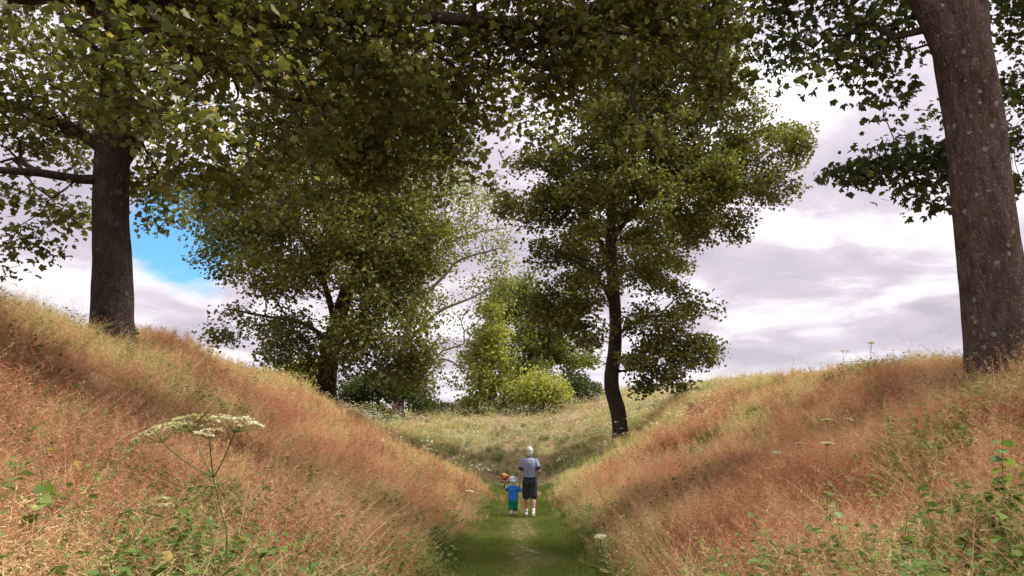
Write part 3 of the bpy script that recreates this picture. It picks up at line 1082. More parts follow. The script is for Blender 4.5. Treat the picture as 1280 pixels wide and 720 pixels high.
    make_tree('sycamore_tree', 'overhanging branches with large lobed leaves and yellow seed keys across the top', [(tr, .48, .15), (limb, .17, .06), (limb2, .13, .05), (limb3, .055, .02), (limb4, .05, .018), (limb5, .14, .05)], cl, 1700, 32000, .122, 'lobed',
              (M['bark_dark'], M['leaf_near']), 23, bf=.25, first=.4, spread=.30, keys=.16, big=(230, M['leaf_big']), flare=.3)
    # --- the tree in the middle of the left ridge
    Y = 36.0
    b = at(408, 502, Y)
    b.z = h1(b.x, b.y)
    tr = [b] + trunk_line([(411, 450, Y), (424, 395, Y), (441, 345, Y), (464, 300, Y), (484, 255, Y), (500, 190, Y), (510, 110, Y)])
    l1 = trunk_line([(420, 405, Y), (400, 340, Y - 1), (370, 290, Y - 1.5), (330, 260, Y - 2)])
    l2 = trunk_line([(441, 345, Y), (480, 320, Y - 1), (520, 300, Y - 1.5), (550, 270, Y - 1)])
    l3 = trunk_line([(415, 430, Y), (380, 405, Y + 1.5), (330, 395, Y + 2.5), (280, 385, Y + 3)])
    cl = [blob(300, 290, Y, 60, 1), blob(262, 255, Y + 2, 42, 1.1), blob(350, 330, Y - 2, 70), blob(330, 390, Y + 1, 50, .8), blob(275, 395, Y + 2, 34, .55), blob(310, 410, Y + 3, 26, .4), blob(380, 440, Y - 2, 45, .9), blob(365, 420, Y, 35, .7),
          blob(410, 260, Y - 2, 85), blob(440, 330, Y - 3, 70), blob(490, 290, Y - 2, 75), blob(520, 340, Y - 1, 52), blob(530, 270, Y, 50), blob(480, 400, Y - 2.5, 62, 1.2), blob(510, 430, Y - 1.5, 42, 1.2), blob(475, 455, Y - 1.5, 36, .7), blob(515, 470, Y - .5, 28, 1.2), blob(445, 420, Y - 3.5, 40),
          blob(350, 240, Y + 1, 70), blob(470, 210, Y, 90), blob(400, 180, Y + 1, 100), blob(530, 180, Y + 1, 70), blob(460, 110, Y, 120, .8), blob(430, 300, Y + 4, 90, .8), blob(350, 300, Y + 4, 70, .7), blob(360, 458, Y - 1, 18, .4)]
    make_tree('sycamore_tree', 'dense dark green tree on the crest of the left bank, leaning trunk', [(tr, .46, .10), (l1, .17, .05), (l2, .15, .05), (l3, .12, .04)], cl, 1000, 80000, .185, 'fold',
              (M['bark_dark'], M['leaf_olive']), 24, bf=.3, first=.3, spread=.50, keys=.05, smallsides=3)
    # --- the tree in the middle of the right bank
    Y = 42.5
    b = at(776, 538, Y)
    b.z = h1(b.x, b.y)
    tr = [b] + trunk_line([(771, 505, Y), (764, 478, Y), (768, 440, Y), (769, 400, Y), (766, 350, Y), (763, 310, Y), (766, 250, Y), (775, 180, Y), (790, 100, Y), (800, 0, Y), (805, -60, Y)])
    l1 = trunk_line([(764, 330, Y), (735, 270, Y - 1), (700, 225, Y - 1.5), (665, 200, Y - 2)])
    l2 = trunk_line([(765, 300, Y), (810, 240, Y + .5), (860, 200, Y + 1), (930, 180, Y + 1)])
    l3 = trunk_line([(768, 385, Y), (745, 345, Y - 1.5), (715, 325, Y - 2), (670, 300, Y - 3)])
    l4 = trunk_line([(769, 420, Y), (800, 400, Y + 1.0), (835, 395, Y + 1.5), (870, 400, Y + 1.5)])
    l5 = trunk_line([(767, 465, Y), (800, 462, Y - .5), (830, 470, Y - .5), (855, 480, Y - .3)])
    cl = [blob(960, 170, Y, 52), blob(985, 180, Y + 1, 32, .8), blob(930, 220, Y - 1, 55), blob(965, 245, Y, 36, .8), blob(900, 160, Y + 1, 60), blob(910, 270, Y - 1, 36, .8), blob(870, 220, Y - 2, 60), blob(860, 290, Y - 1, 45),
          blob(830, 160, Y - 1, 70), blob(800, 230, Y - 3, 60), blob(760, 180, Y - 2, 70), blob(720, 240, Y - 2, 55), blob(690, 210, Y - 1, 50), blob(665, 265, Y - 2, 38, .8), blob(640, 250, Y - 1, 30, .6), blob(690, 300, Y - 3, 42), blob(650, 300, Y - 2, 26, .6),
          blob(740, 310, Y - 3, 48), blob(715, 355, Y - 2.5, 42), blob(690, 385, Y - 2, 34, .9), blob(725, 410, Y - 2, 38, .9), blob(800, 320, Y - 3, 48), blob(850, 350, Y - 1, 42), blob(830, 400, Y - 1.5, 46), blob(870, 395, Y, 30, 1.2), blob(880, 430, Y, 24, 1.2), blob(845, 440, Y - 1, 34, 1.5), blob(805, 440, Y - 1.5, 30, 1.4), blob(800, 390, Y - 1, 30, 1.2), blob(850, 478, Y - .8, 24, .7, flat=.6), blob(820, 488, Y - 1, 24, .6, flat=.55), blob(795, 475, Y - .5, 18, .4, flat=.6),
          blob(740, 460, Y - .5, 18, .2), blob(800, 90, Y, 90), blob(880, 90, Y, 70), blob(850, 20, Y, 80), blob(760, 60, Y, 80), blob(910, 40, Y + 1, 40, .7), blob(800, -30, Y, 80, .8),
          blob(800, 200, Y + 4, 110, .9), blob(760, 320, Y + 4, 70, .6), blob(850, 300, Y + 4, 60, .6)]
    make_tree('maple_tree', 'tall tree leaning slightly out of the right bank ahead of the walkers', [(tr, .42, .06), (l1, .16, .05), (l2, .16, .05), (l3, .11, .04), (l4, .11, .04), (l5, .07, .025)], cl, 1300, 118000, .205, 'fold',
              (M['bark_dark'], M['leaf_green']), 25, bf=.3, first=.38, spread=.44, keys=.0, bulge=.10, flare=.35, smallsides=3)
    # --- pale open tree beyond the left ridge
    b = far_ground(496, 524)
    Y = b.y
    tr = [b] + trunk_line([(498, 500, Y), (502, 460, Y), (512, 400, Y), (528, 340, Y), (540, 270, Y)])
    l1 = trunk_line([(507, 430, Y), (545, 392, Y - 1), (590, 372, Y - 1.5), (615, 358, Y - 2)])
    l2 = trunk_line([(515, 385, Y), (555, 345, Y), (575, 325, Y), (625, 310, Y)])
    l3 = trunk_line([(500, 475, Y), (530, 455, Y), (560, 450, Y - 1), (585, 470, Y - 1)])
    l4 = trunk_line([(525, 345, Y), (560, 305, Y), (600, 290, Y + 1), (632, 285, Y + 1)])
    cl = [blob(560, 250, Y, 60, .9), blob(610, 250, Y, 45, .8), blob(600, 300, Y, 42, .6), blob(630, 290, Y, 30, .5), blob(560, 310, Y, 40, .5), blob(580, 400, Y, 42, .5), blob(610, 365, Y, 36, .9), blob(625, 335, Y, 30, .8), blob(560, 440, Y, 36, .5),
          blob(540, 380, Y, 40, .6), blob(500, 330, Y + 3, 70, .8), blob(520, 230, Y + 2, 70, .8), blob(570, 480, Y, 20, .3), blob(460, 400, Y + 3, 60, .7)]
    make_tree('ash_tree', 'open airy tree with pale pinkish trunk and thin bent branches far behind the left ridge', [(tr, .50, .18), (l1, .19, .06), (l2, .19, .06), (l3, .16, .05), (l4, .16, .05)], cl, 560, 14000, .25, 'fold',
              (M['bark_pink'], M['leaf_pale']), 26, bf=.3, first=.25, spread=.7, smallsides=3, wig=.16, twig=.02)
    # --- woodland edge far across the meadow
    far = [
        ('leafy_shrub', 'bright yellow-green cone-shaped bush at the far end of the meadow', (612, 506), 70, [(616, 385, 16), (612, 415, 22), (602, 450, 28), (620, 468, 30), (598, 490, 24), (630, 495, 22), (586, 500, 14), (626, 435, 20)], 'leaf_lime', 12500, .26, .16),
        ('oak_tree', 'mid green round-headed tree behind the yellow-green bush', (668, 500), 74, [(660, 400, 44), (690, 420, 48), (640, 380, 36), (700, 380, 40), (670, 450, 46), (710, 455, 34), (640, 430, 32), (630, 372, 26), (655, 355, 24), (725, 480, 20), (650, 480, 24)], 'leaf_mid', 21000, .27, .30),
        ('leafy_shrub', 'small round bright green shrub standing in front of a darker tree', (678, 502), 68, [(678, 482, 24), (662, 492, 16), (694, 492, 16)], 'leaf_lime', 8000, .22, .10),
        ('leafy_shrub', 'low dark shrub on the meadow crest beside the bright green one', (724, 493), 72, [(724, 484, 16), (712, 486, 12), (738, 486, 10)], 'leaf_dark', 5000, .22, .10),
        ('holly_tree', 'dark bushy tree half hidden behind the dense tree on the left ridge', (470, 508), 62, [(475, 480, 24), (448, 488, 20), (500, 482, 22), (436, 494, 14), (520, 495, 16)], 'leaf_dark', 9000, .24, .22),
        ('leafy_shrub', 'light green leafy shrub to the left of the leaning dark trunk', (376, 492), 58, [(376, 470, 22), (364, 478, 18), (390, 478, 20), (382, 455, 16)], 'leaf_lime', 8000, .22, .12),
        ('thorn_bush', 'low dark olive bush under the open gap of sky', (548, 517), 74, [(548, 512, 11), (530, 513, 10), (566, 514, 10)], 'leaf_olive', 5000, .2, .08),
        ('thorn_bush', 'low dark olive bush beside the pale pinkish trunk', (470, 523), 60, [(466, 515, 12), (480, 518, 10), (455, 517, 9)], 'leaf_olive', 4000, .2, .08),
    ]
    for k, (nm, lab, (bx, by), Y, bl, lm, nl, ls, tw_) in enumerate(far):
        b = at(bx, by, Y)
        b.z = h1(b.x, b.y) - .05
        top = min(bl, key=lambda q: q[1])
        tr = [b, b.lerp(at(top[0], top[1], Y), .3), b.lerp(at(top[0], top[1], Y), .65), at(top[0], top[1], Y)]
        cl = [blob(x, y, Y + dy, r_, 1.0) for (x, y, r_) in bl for dy in (-1.2, 1.2)]
        for c in cl:
            pass
        make_tree(nm, lab, [(tr, tw_, tw_ * .3)], cl, 90 + nl // 150, nl, ls, 'fold', (M['bark_dark'], M[lm]), 40 + k, bf=.3,
                  first=.12, spread=.62 if nl > 6000 else .45, cat='tree' if 'tree' in nm else 'shrub', trunk_sides=10, smallsides=3, flare=.3)


build_trees()

# ------------------------------------------------------------------ the walkers
SKIN = plain_mat('skin', (0.52, 0.30, 0.21), 0.55, 0.06, 40, 0.3)
SKIN_CHILD = plain_mat('child_skin', (0.60, 0.38, 0.28), 0.55, 0.05, 40, 0.3)


def ell_loft(mb, rings, n=16, cap=True):
    """rings: (centre, right-axis half, forward-axis half, tilt-axis) ; horizontal ellipses unless a direction is given"""
    vs = []
    m = len(rings)
    C = [Vector(r[0]) for r in rings]
    for i, r in enumerate(rings):
        t = (C[min(i + 1, m - 1)] - C[max(i - 1, 0)]).normalized()
        x = Vector((1, 0, 0))
        x = (x - t * x.dot(t)).normalized() if abs(t.x) < .95 else Vector((0, 1, 0))
        y = t.cross(x)
        for k in range(n):
            th = 2 * math.pi * k / n
            vs.append(C[i] + x * (r[1] * math.cos(th)) + y * (r[2] * math.sin(th)))
    fs = [(i * n + k, i * n + (k + 1) % n, (i + 1) * n + (k + 1) % n, (i + 1) * n + k) for i in range(m - 1) for k in range(n)]
    if cap:
        fs += [tuple(range(n))[::-1], tuple((m - 1) * n + k for k in range(n))]
    mb.add(vs, fs)


def ball(mb, c, r, n=14, m=9):
    c = Vector(c)
    r = r if hasattr(r, '__len__') else (r, r, r)
    rings = []
    vs, fs = [], []
    for i in range(1, m):
        ph = math.pi * i / m
        for k in range(n):
            th = 2 * math.pi * k / n
            vs.append(c + Vector((r[0] * math.sin(ph) * math.cos(th), r[1] * math.sin(ph) * math.sin(th), -r[2] * math.cos(ph))))
    for i in range(m - 2):
        for k in range(n):
            fs.append((i * n + k, i * n + (k + 1) % n, (i + 1) * n + (k + 1) % n, (i + 1) * n + k))
    a = len(vs)
    vs += [c - Vector((0, 0, r[2])), c + Vector((0, 0, r[2]))]
    fs += [(a, (k + 1) % n, k) for k in range(n)] + [(a + 1, (m - 2) * n + k, (m - 2) * n + (k + 1) % n) for k in range(n)]
    mb.add(vs, fs)


def limb_loft(mb, pts, rad, n=12, sub=4):
    """tapered limb through joints, rounded between them, ball ends"""
    P, Rr = [], []
    for i in range(len(pts) - 1):
        for k in range(sub):
            t = k / sub
            P.append(Vector(pts[i]).lerp(Vector(pts[i + 1]), t))
            Rr.append(rad[i] + (rad[i + 1] - rad[i]) * t)
    P.append(Vector(pts[-1]))
    Rr.append(rad[-1])
    mb.tube(P, Rr, n, 0)
    ball(mb, P[0], Rr[0], 10, 7)
    ball(mb, P[-1], Rr[-1], 10, 7)


def fused(name, mb, mat, parent, voxel=.008, smooth=3):
    """joins the lofts into one continuous skin"""
    o = mesh_obj(name, mb.v, mb.f, mat, None, True)
    r = o.modifiers.new('fuse', 'REMESH')
    r.mode = 'VOXEL'
    r.voxel_size = voxel
    r.use_smooth_shade = True
    s = o.modifiers.new('soften', 'SMOOTH')
    s.iterations = smooth
    s.factor = .5
    dg = bpy.context.evaluated_depsgraph_get()
    me = bpy.data.meshes.new_from_object(o.evaluated_get(dg))
    o.modifiers.clear()
    o.data = me
    if not me.materials:
        me.materials.append(mat)
    me.polygons.foreach_set('use_smooth', np.ones(len(me.polygons), bool))
    o.parent = parent
    return o


def hand(mb, wrist, dirn, palm_n, side, S=1.0, curl=.9):
    """palm, four unequal curled fingers and a thumb leaving the side of the palm; dirn points from wrist to knuckles"""
    d = Vector(dirn).normalized()
    n = Vector(palm_n)
    n = (n - d * n.dot(d)).normalized()           # out of the palm
    x = d.cross(n) * side                          # towards the thumb
    w = Vector(wrist)
    ell = []
    for t, a in ((0, .024), (.03, .033), (.06, .040), (.085, .041), (.095, .036)):
        c = w + d * t * S
        for _ in (0,):
            ell.append((c, a * S))
    vs, fs, k = [], [], 10
    for c, a in ell:
        for j in range(k):
            th = 2 * math.pi * j / k
            vs.append(c + x * (a * math.cos(th)) + n * (.015 * S * math.sin(th)))
    for i in range(len(ell) - 1):
        for j in range(k):
            fs.append((i * k + j, i * k + (j + 1) % k, (i + 1) * k + (j + 1) % k, (i + 1) * k + j))
    fs += [tuple(range(k))[::-1], tuple((len(ell) - 1) * k + j for j in range(k))]
    mb.add(vs, fs)
    for i, L in enumerate((.070, .080, .074, .058)):
        p = w + d * .088 * S + x * (.030 - .020 * i) * S
        pts, q, dd = [p], p, d.copy()
        for seg, fr_ in enumerate((.45, .3, .25)):
            dd = (dd * math.cos(curl * .5) + n * math.sin(curl * .5)).normalized() if seg == 0 else (Matrix.Rotation(curl * .6, 3, d.cross(n)) @ dd)
            q = q + dd * L * fr_ * S
            pts.append(q)
        mb.tube(pts, [.0090 * S, .0085 * S, .0078 * S, .0062 * S], 7, 0)
    p = w + d * .028 * S + x * .028 * S
    mb.tube([p, p + (x * .8 + d * .6 + n * .3) * .028 * S, p + (x * .75 + d * 1.5 + n * .8) * .032 * S, p + (x * .5 + d * 2.0 + n * 1.3) * .034 * S],
            [.0125 * S, .011 * S, .0095 * S, .0075 * S], 7, 0)


def face(mb, c, r, fwd=1):
    """nose, brow, chin, ears on a head that looks along +y"""
    c = Vector(c)
    mb.tube([c + Vector((0, r[1] * .88, r[2] * .16)), c + Vector((0, r[1] * 1.14, -r[2] * .2)), c + Vector((0, r[1] * .96, -r[2] * .27))], [r[0] * .10, r[0] * .19, r[0] * .14], 8)
    ball(mb, c + Vector((0, r[1] * .50, -r[2] * .62)), (r[0] * .52, r[1] * .45, r[2] * .36))
    ball(mb, c + Vector((0, r[1] * .86, -r[2] * .50)), (r[0] * .30, r[1] * .12, r[2] * .07))
    for s in (-1, 1):
        ball(mb, c + Vector((s * r[0] * .40, r[1] * .80, r[2] * .20)), (r[0] * .30, r[1] * .18, r[2] * .07))
        ball(mb, c + Vector((s * r[0] * 1.02, -r[1] * .05, -r[2] * .08)), (r[0] * .12, r[1] * .20, r[2] * .26))


def eyes(c, r, parent):
    w = plain_mat('eye', (0.7, 0.68, 0.65), 0.3, 0.02)
    for s in (-1, 1):
        mb = MB()
        ball(mb, Vector(c) + Vector((s * r[0] * .40, r[1] * .84, r[2] * .02)), r[0] * .13, 8, 6)
        mb.build('eye', w, parent)


def shoe(parent, ankle, toe_dir, S, upper, sole, pitch=0.0):
    a = Vector(ankle)
    d = Vector(toe_dir).normalized()
    mt = Matrix.Translation(a) @ Matrix.Rotation(math.atan2(-d.x, d.y), 4, 'Z') @ Matrix.Rotation(pitch, 4, 'X')
    up, so = MB(), MB()
    prof = [(-.075, .030, .055), (-.06, .037, .085), (-.02, .040, .095), (.03, .041, .075), (.08, .045, .055), (.13, .047, .042), (.17, .040, .034), (.19, .022, .024)]

    def ring(y, w, h, z0, z1, n=12):
        out = []
        for k in range(n):
            th = 2 * math.pi * k / n
            out.append(mt @ (Vector((w * math.cos(th), y, z0 + (z1 - z0) * (.5 + .5 * math.sin(th)))) * S))
        return out
    for mbx, (za, zb) in ((up, (-.055, None)), (so, (-.078, -.048))):
        vs, n = [], 12
        for y, w, h in prof:
            vs += ring(y, w * (1 if mbx is up else 1.1), h, za, (za + h) if zb is None else zb, n)
        fs = [(i * n + k, i * n + (k + 1) % n, (i + 1) * n + (k + 1) % n, (i + 1) * n + k) for i in range(len(prof) - 1) for k in range(n)]
        fs += [tuple(range(n))[::-1], tuple((len(prof) - 1) * n + k for k in range(n))]
        mbx.add(vs, fs)
    o = up.build('shoe', upper, parent)
    so.build('sole', sole, o)
    return o


def heather(name, c1, c2, scale=90, bands=None):
    return plain_mat(name, c1, .9, .1, scale, .08, c2, bump=1.0)


def build_man(loc):
    r = empty('person', loc, 'tall man with white hair walking away in grey-blue polo shirt and navy shorts', 'person', rz=R(-1))
    b = MB()
    Hc, Hr = Vector((0.005, .045, 1.62)), (.082, .100, .118)
    ball(b, Hc, Hr, 18, 12)
    face(b, Hc, Hr)
    ell_loft(b, [((0, -.005, 1.40), .075, .06), ((0, .0, 1.46), .060, .058), ((.002, .015, 1.52), .056, .058), ((.004, .03, 1.58), .054, .06)])
    # torso
    ell_loft(b, [((.01, 0, .86), .15, .10), ((.01, 0, .93), .165, .115), ((.01, .01, 1.02), .155, .115), ((.008, .01, 1.12), .158, .118), ((.005, .0, 1.24), .178, .122), ((0, -.005, 1.34), .168, .108), ((0, -.005, 1.41), .135, .082), ((0, 0, 1.455), .08, .06)], 20)
    # legs: left one a step ahead, right one just pushing off
    legs = {-1: [(-.075, .02, .90), (-.085, .12, .50), (-.09, .20, .10)], 1: [(.095, 0, .90), (.10, .00, .49), (.095, -.13, .115)]}
    for s, p in legs.items():
        k, a = Vector(p[1]), Vector(p[2])
        calf = k.lerp(a, .32) + Vector((0, -.015, 0))
        limb_loft(b, [p[0], Vector(p[0]).lerp(k, .5) + Vector((0, .01, 0)), k, calf, k.lerp(a, .7), a], [.098, .078, .056, .058, .042, .037])
        limb_loft(b, [a, a + Vector((0, .11, -.05))], [.036, .034])
    # arms: left one straight down holding the child's hand, right one bent forward
    LS, LE, LW = Vector((-.160, -.01, 1.400)), Vector((-.232, -.035, 1.14)), Vector((-.258, .02, .895))
    RS, RE, RW = Vector((.165, -.01, 1.400)), Vector((.248, -.075, 1.145)), Vector((.225, .15, 1.07))
    for S_, E_, W_ in ((LS, LE, LW), (RS, RE, RW)):
        limb_loft(b, [S_, S_.lerp(E_, .5), E_, E_.lerp(W_, .35), W_], [.048, .045, .041, .041, .029])
    hand(b, LW, (-.01, .06, -1), (1, 0, 0), -1, 1.0, .75)
    hand(b, RW, (-.2, 1, -.12), (-1, 0, 0), 1, 1.0, .8)
    fused('body', b, SKIN, r, .0075, 3)
    eyes(Hc, Hr, r)
    # hair: close white crop, bare round the face
    h = MB()
    ball(h, Hc + Vector((0, -.012, .030)), (.091, .107, .108), 18, 12)
    ball(h, Hc + Vector((0, -.050, -.040)), (.076, .062, .070), 14, 9)
    hair = fused('hair', h, plain_mat('white_hair', (0.40, 0.38, 0.36), .8, .25, 45, .2, (0.74, 0.72, 0.70), bump=1.0), r, .010, 1)
    # polo
    s = MB()
    ell_loft(s, [((.01, 0, .925), .185, .135), ((.01, .005, 1.0), .180, .138), ((.008, .005, 1.12), .178, .136), ((.005, -.003, 1.24), .186, .138), ((0, -.008, 1.34), .192, .128), ((0, -.008, 1.41), .172, .104), ((0, -.002, 1.465), .090, .075)], 24)
    for S_, E_ in ((LS, LE), (RS, RE)):
        limb_loft(s, [S_ + Vector((0, 0, -.005)), S_.lerp(E_, .45), S_.lerp(E_, .70)], [.066, .064, .064])
    shirt = fused('shirt', s, heather('heather_cotton', (0.16, 0.21, 0.30), (0.31, 0.36, 0.44), 26), r, .009, 4)
    navy = plain_mat('navy_cotton', (0.022, 0.026, 0.045), .9, .3, 40, .1, (0.06, 0.068, 0.10), bump=1.0)
    for S_, E_ in ((LS, LE), (RS, RE)):
        c = MB()
        limb_loft(c, [S_.lerp(E_, .66), S_.lerp(E_, .74)], [.067, .067], 16, 2)
        c.build('cuff', navy, shirt)
    c = MB()
    ell_loft(c, [((.0, .0, 1.440), .078, .070), ((.002, .008, 1.475), .070, .068), ((.002, .012, 1.490), .069, .066)], 20)
    c.build('collar', navy, shirt)
    # shorts
    t = MB()
    ell_loft(t, [((.01, 0, .83), .182, .135), ((.01, 0, .90), .186, .138), ((.01, 0, .965), .178, .136), ((.01, .002, .985), .172, .132)], 24)
    for sx, p in legs.items():
        p0, k = Vector(p[0]), Vector(p[1])
        limb_loft(t, [p0 + Vector((0, 0, -.02)), p0.lerp(k, .5), p0.lerp(k, .93)], [.112, .106, .103], 16)
    sh = fused('shorts', t, navy, r, .010, 3)
    bl = MB()
    ell_loft(bl, [((.01, .002, .955), .187, .142), ((.01, .002, .99), .181, .139)], 24)
    bl.build('belt', plain_mat('black_belt', (.012, .012, .014), .6), sh)
    for x in (-.085, .10):
        q = MB()
        y = -.142
        q.add([(x - .055, y, .80), (x + .055, y, .80), (x + .055, y - .004, .925), (x - .055, y - .004, .925), (x - .055, y - .010, .80), (x + .055, y - .010, .80), (x + .055, y - .012, .925), (x - .055, y - .012, .925)],
              [(0, 1, 2, 3), (4, 7, 6, 5), (0, 4, 5, 1), (1, 5, 6, 2), (2, 6, 7, 3), (3, 7, 4, 0)])
        q.build('back_pocket', navy, sh, False)
    white, dark = plain_mat('white_trainer', (0.62, 0.61, 0.60), .6, .12, 25, .3), plain_mat('dark_sole', (.05, .05, .055), .8)
    sock = plain_mat('white_sock', (0.68, 0.67, 0.65), .9)
    for sx, p in legs.items():
        a, k = Vector(p[2]), Vector(p[1])
        o = MB()
        limb_loft(o, [a.lerp(k, .22), a], [.046, .043])
        o.build('sock', sock, r)
        if sx < 0:
            shoe(r, a + Vector((0, 0, -.02)), (-.05, 1, 0), 1.0, white, dark, .0)
        else:
            shoe(r, a + Vector((0, .0, -.012)), (.08, 1, 0), 1.0, white, plain_mat('pale_sole', (.5, .5, .48), .7), R(-16))
    return r


def build_child(loc):
    r = empty('person', loc, 'small child in bright blue top, green shorts and pale speckled sun hat', 'person')
    b = MB()
    Hc, Hr = Vector((0, .02, .90)), (.074, .086, .095)
    ball(b, Hc, Hr, 16, 12)
    face(b, Hc, Hr)
    ell_loft(b, [((0, -.005, .74), .05, .045), ((0, .0, .79), .040, .040), ((0, .01, .84), .040, .044)])
    ell_loft(b, [((0, 0, .41), .095, .075), ((0, .01, .48), .108, .088), ((0, .01, .58), .105, .085), ((0, 0, .68), .115, .08), ((0, 0, .745), .10, .062), ((0, 0, .775), .055, .045)], 18)
    legs = {-1: [(-.052, 0, .43), (-.055, .03, .245), (-.05, -.045, .075)], 1: [(.052, 0, .43), (.055, .05, .235), (.058, .06, .062)]}
    for s, p in legs.items():
        k, a = Vector(p[1]), Vector(p[2])
        limb_loft(b, [p[0], Vector(p[0]).lerp(k, .5), k, k.lerp(a, .35), a], [.062, .053, .040, .040, .027])
        limb_loft(b, [a, a + Vector((0, .06, -.03))], [.026, .024])
    RS, RE, RW = Vector((.118, 0, .725)), Vector((.175, .0, .655)), Vector((.160, .025, .745))
    LS, LE, LW = Vector((-.118, .0, .725)), Vector((-.165, .10, .665)), Vector((-.185, .20, .785))
    for S_, E_, W_ in ((RS, RE, RW), (LS, LE, LW)):
        limb_loft(b, [S_, S_.lerp(E_, .5), E_, E_.lerp(W_, .4), W_], [.040, .034, .030, .030, .021])
    hand(b, RW, (-.05, .1, 1), (-1, .2, 0), 1, .60, .9)
    hand(b, LW, (-.1, .3, 1), (0, 1, -.2), 1, .60, .9)
    fused('body', b, SKIN_CHILD, r, .006, 3)
    eyes(Hc, Hr, r)
    m_hat, hh = new_mat('speckled_hat')
    tc = hh.n('ShaderNodeTexCoord').outputs['Object']
    vo = hh.n('ShaderNodeTexVoronoi', Vector=tc, Scale=24.0).outputs['Distance']
    c = hh.ramp(vo, [(.30, (0.18, 0.33, 0.62)), (.42, (0.62, 0.68, 0.80))])
    p = hh.n('ShaderNodeBsdfPrincipled', Base_Color=c, Roughness=.9)
    hh.n('ShaderNodeOutputMaterial', Surface=p.outputs[0])
    h = MB()
    ell_loft(h, [((0, .02, .885), .088, .100), ((0, .02, .93), .085, .097), ((0, .018, .97), .076, .086), ((0, .015, 1.0), .056, .062), ((0, .015, 1.016), .025, .03)], 20)
    ell_loft(h, [((0, -.055, .852), .070, .048), ((0, -.05, .90), .078, .050)], 16)      # flap over the neck
    hat = fused('sun_hat', h, m_hat, r, .006, 3)
    br = MB()
    ell_loft(br, [((0, .115, .905), .070, .055), ((0, .115, .913), .072, .058)], 18)
    br.build('brim', m_hat, hat)
    s = MB()
    ell_loft(s, [((0, .0, .425), .132, .108), ((0, .005, .50), .128, .108), ((0, .005, .60), .122, .102), ((0, 0, .69), .130, .094), ((0, 0, .75), .112, .074), ((0, 0, .782), .062, .054)], 20)
    for S_, E_ in ((RS, RE), (LS, LE)):
        limb_loft(s, [S_, S_.lerp(E_, .6), S_.lerp(E_, .95)], [.050, .046, .044])
    fused('top', s, plain_mat('bright_blue_cotton', (0.015, 0.12, 0.50), .85, .2, 20, .1, (0.04, 0.24, 0.74), bump=1.0), r, .007, 3)
    t = MB()
    ell_loft(t, [((0, .0, .37), .122, .102), ((0, .0, .43), .126, .102), ((0, .0, .455), .122, .098)], 20)
    for sx, p in legs.items():
        limb_loft(t, [Vector(p[0]) + Vector((0, 0, -.03)), Vector(p[0]).lerp(Vector(p[1]), .6), Vector(p[1]) + Vector((0, -.01, -.02))], [.075, .072, .068], 14)
    fused('shorts', t, plain_mat('green_cotton', (0.008, 0.17, 0.14), .85, .2, 20, .1, (0.02, 0.28, 0.21), bump=1.0), r, .007, 3)
    brown, sole = plain_mat('brown_shoe', (0.12, 0.06, 0.04), .6), plain_mat('tan_sole', (0.25, 0.17, 0.11), .8)
    sock = plain_mat('cream_sock', (0.66, 0.63, 0.55), .9)
    for sx, p in legs.items():
        a, k = Vector(p[2]), Vector(p[1])
        o = MB()
        limb_loft(o, [a.lerp(k, .42), a], [.036, .031], 10)
        o.build('sock', sock, r)
        shoe(r, a + Vector((0, 0, -.008)), (sx * .12, 1, 0), .66, brown, sole, R(-20) if sx < 0 else 0)
    return r


def build_bundle(loc):
    """the colourful bundle the child carries: a round bunch of russet, orange and cream flower heads in paper"""
    r = empty('bouquet', loc, 'round bundle of russet, orange and cream held up at the child\'s left shoulder', 'bouquet')
    rs = np.random.default_rng(5)
    cols = [plain_mat('russet_petal', (0.20, 0.045, 0.03), .7), plain_mat('dark_red_petal', (0.11, 0.02, 0.025), .7), plain_mat('orange_petal', (0.62, 0.28, 0.06), .7), plain_mat('cream_petal', (0.72, 0.52, 0.36), .7)]
    k = 0
    for i in range(26):
        d = Vector((rs.normal(), rs.normal(), rs.normal())).normalized()
        c = Vector((0, 0, .05)) + Vector((d.x * .135, d.y * .10, d.z * .115)) * (.75 + .25 * rs.uniform())
        mb = MB()
        s = rs.uniform(.032, .05)
        u = d.orthogonal().normalized()
        for lay in range(3):
            for q in range(8):
                a = q * .785 + lay * .4
                o = (Matrix.Rotation(a, 3, d) @ u)
                L = s * (1.0 - lay * .22)
                w = d.cross(o) * L * .38
                lift = d * (L * (.15 + .35 * lay))
                mb.add([c, c + o * L * .6 + w + lift * .6, c + o * L + lift, c + o * L * .6 - w + lift * .6], [(0, 1, 2, 3)])
        ball(mb, c + d * s * .25, s * .28, 6, 4)
        mb.build('flower_head', cols[rs.choice(4, p=[.36, .2, .24, .2])], r, False)
    mb = MB()
    for i in range(14):
        a = rs.uniform(0, 6.28)
        mb.tube([Vector((.07 * math.cos(a), .05 * math.sin(a), .03)), Vector((.012 * math.cos(a), .012 * math.sin(a), -.10)), Vector((.018 * math.cos(a) - .02, .018 * math.sin(a), -.19))], [.004, .004, .003], 5)
    mb.build('stems', M['stem'], r)
    w = MB()
    n = 18
    for z, rr in ((-.09, .025), (-.05, .055), (-.01, .105), (.0, .125)):
        for q in range(n):
            a = q / n * 6.283
            w.v.append((rr * math.cos(a) * (1 + .12 * math.sin(q * 2.5)), .8 * rr * math.sin(a), z + .02 * math.sin(q * 3.1) * (rr > .1)))
            w.a.append(0)
    w.f = [(i * n + q, i * n + (q + 1) % n, (i + 1) * n + (q + 1) % n, (i + 1) * n + q) for i in range(3) for q in range(n)]
    o = w.build('wrapping_paper', plain_mat('cream_paper', (0.70, 0.56, 0.46), .8), r)
    o.modifiers.new('thickness', 'SOLIDIFY').thickness = .003
    return r


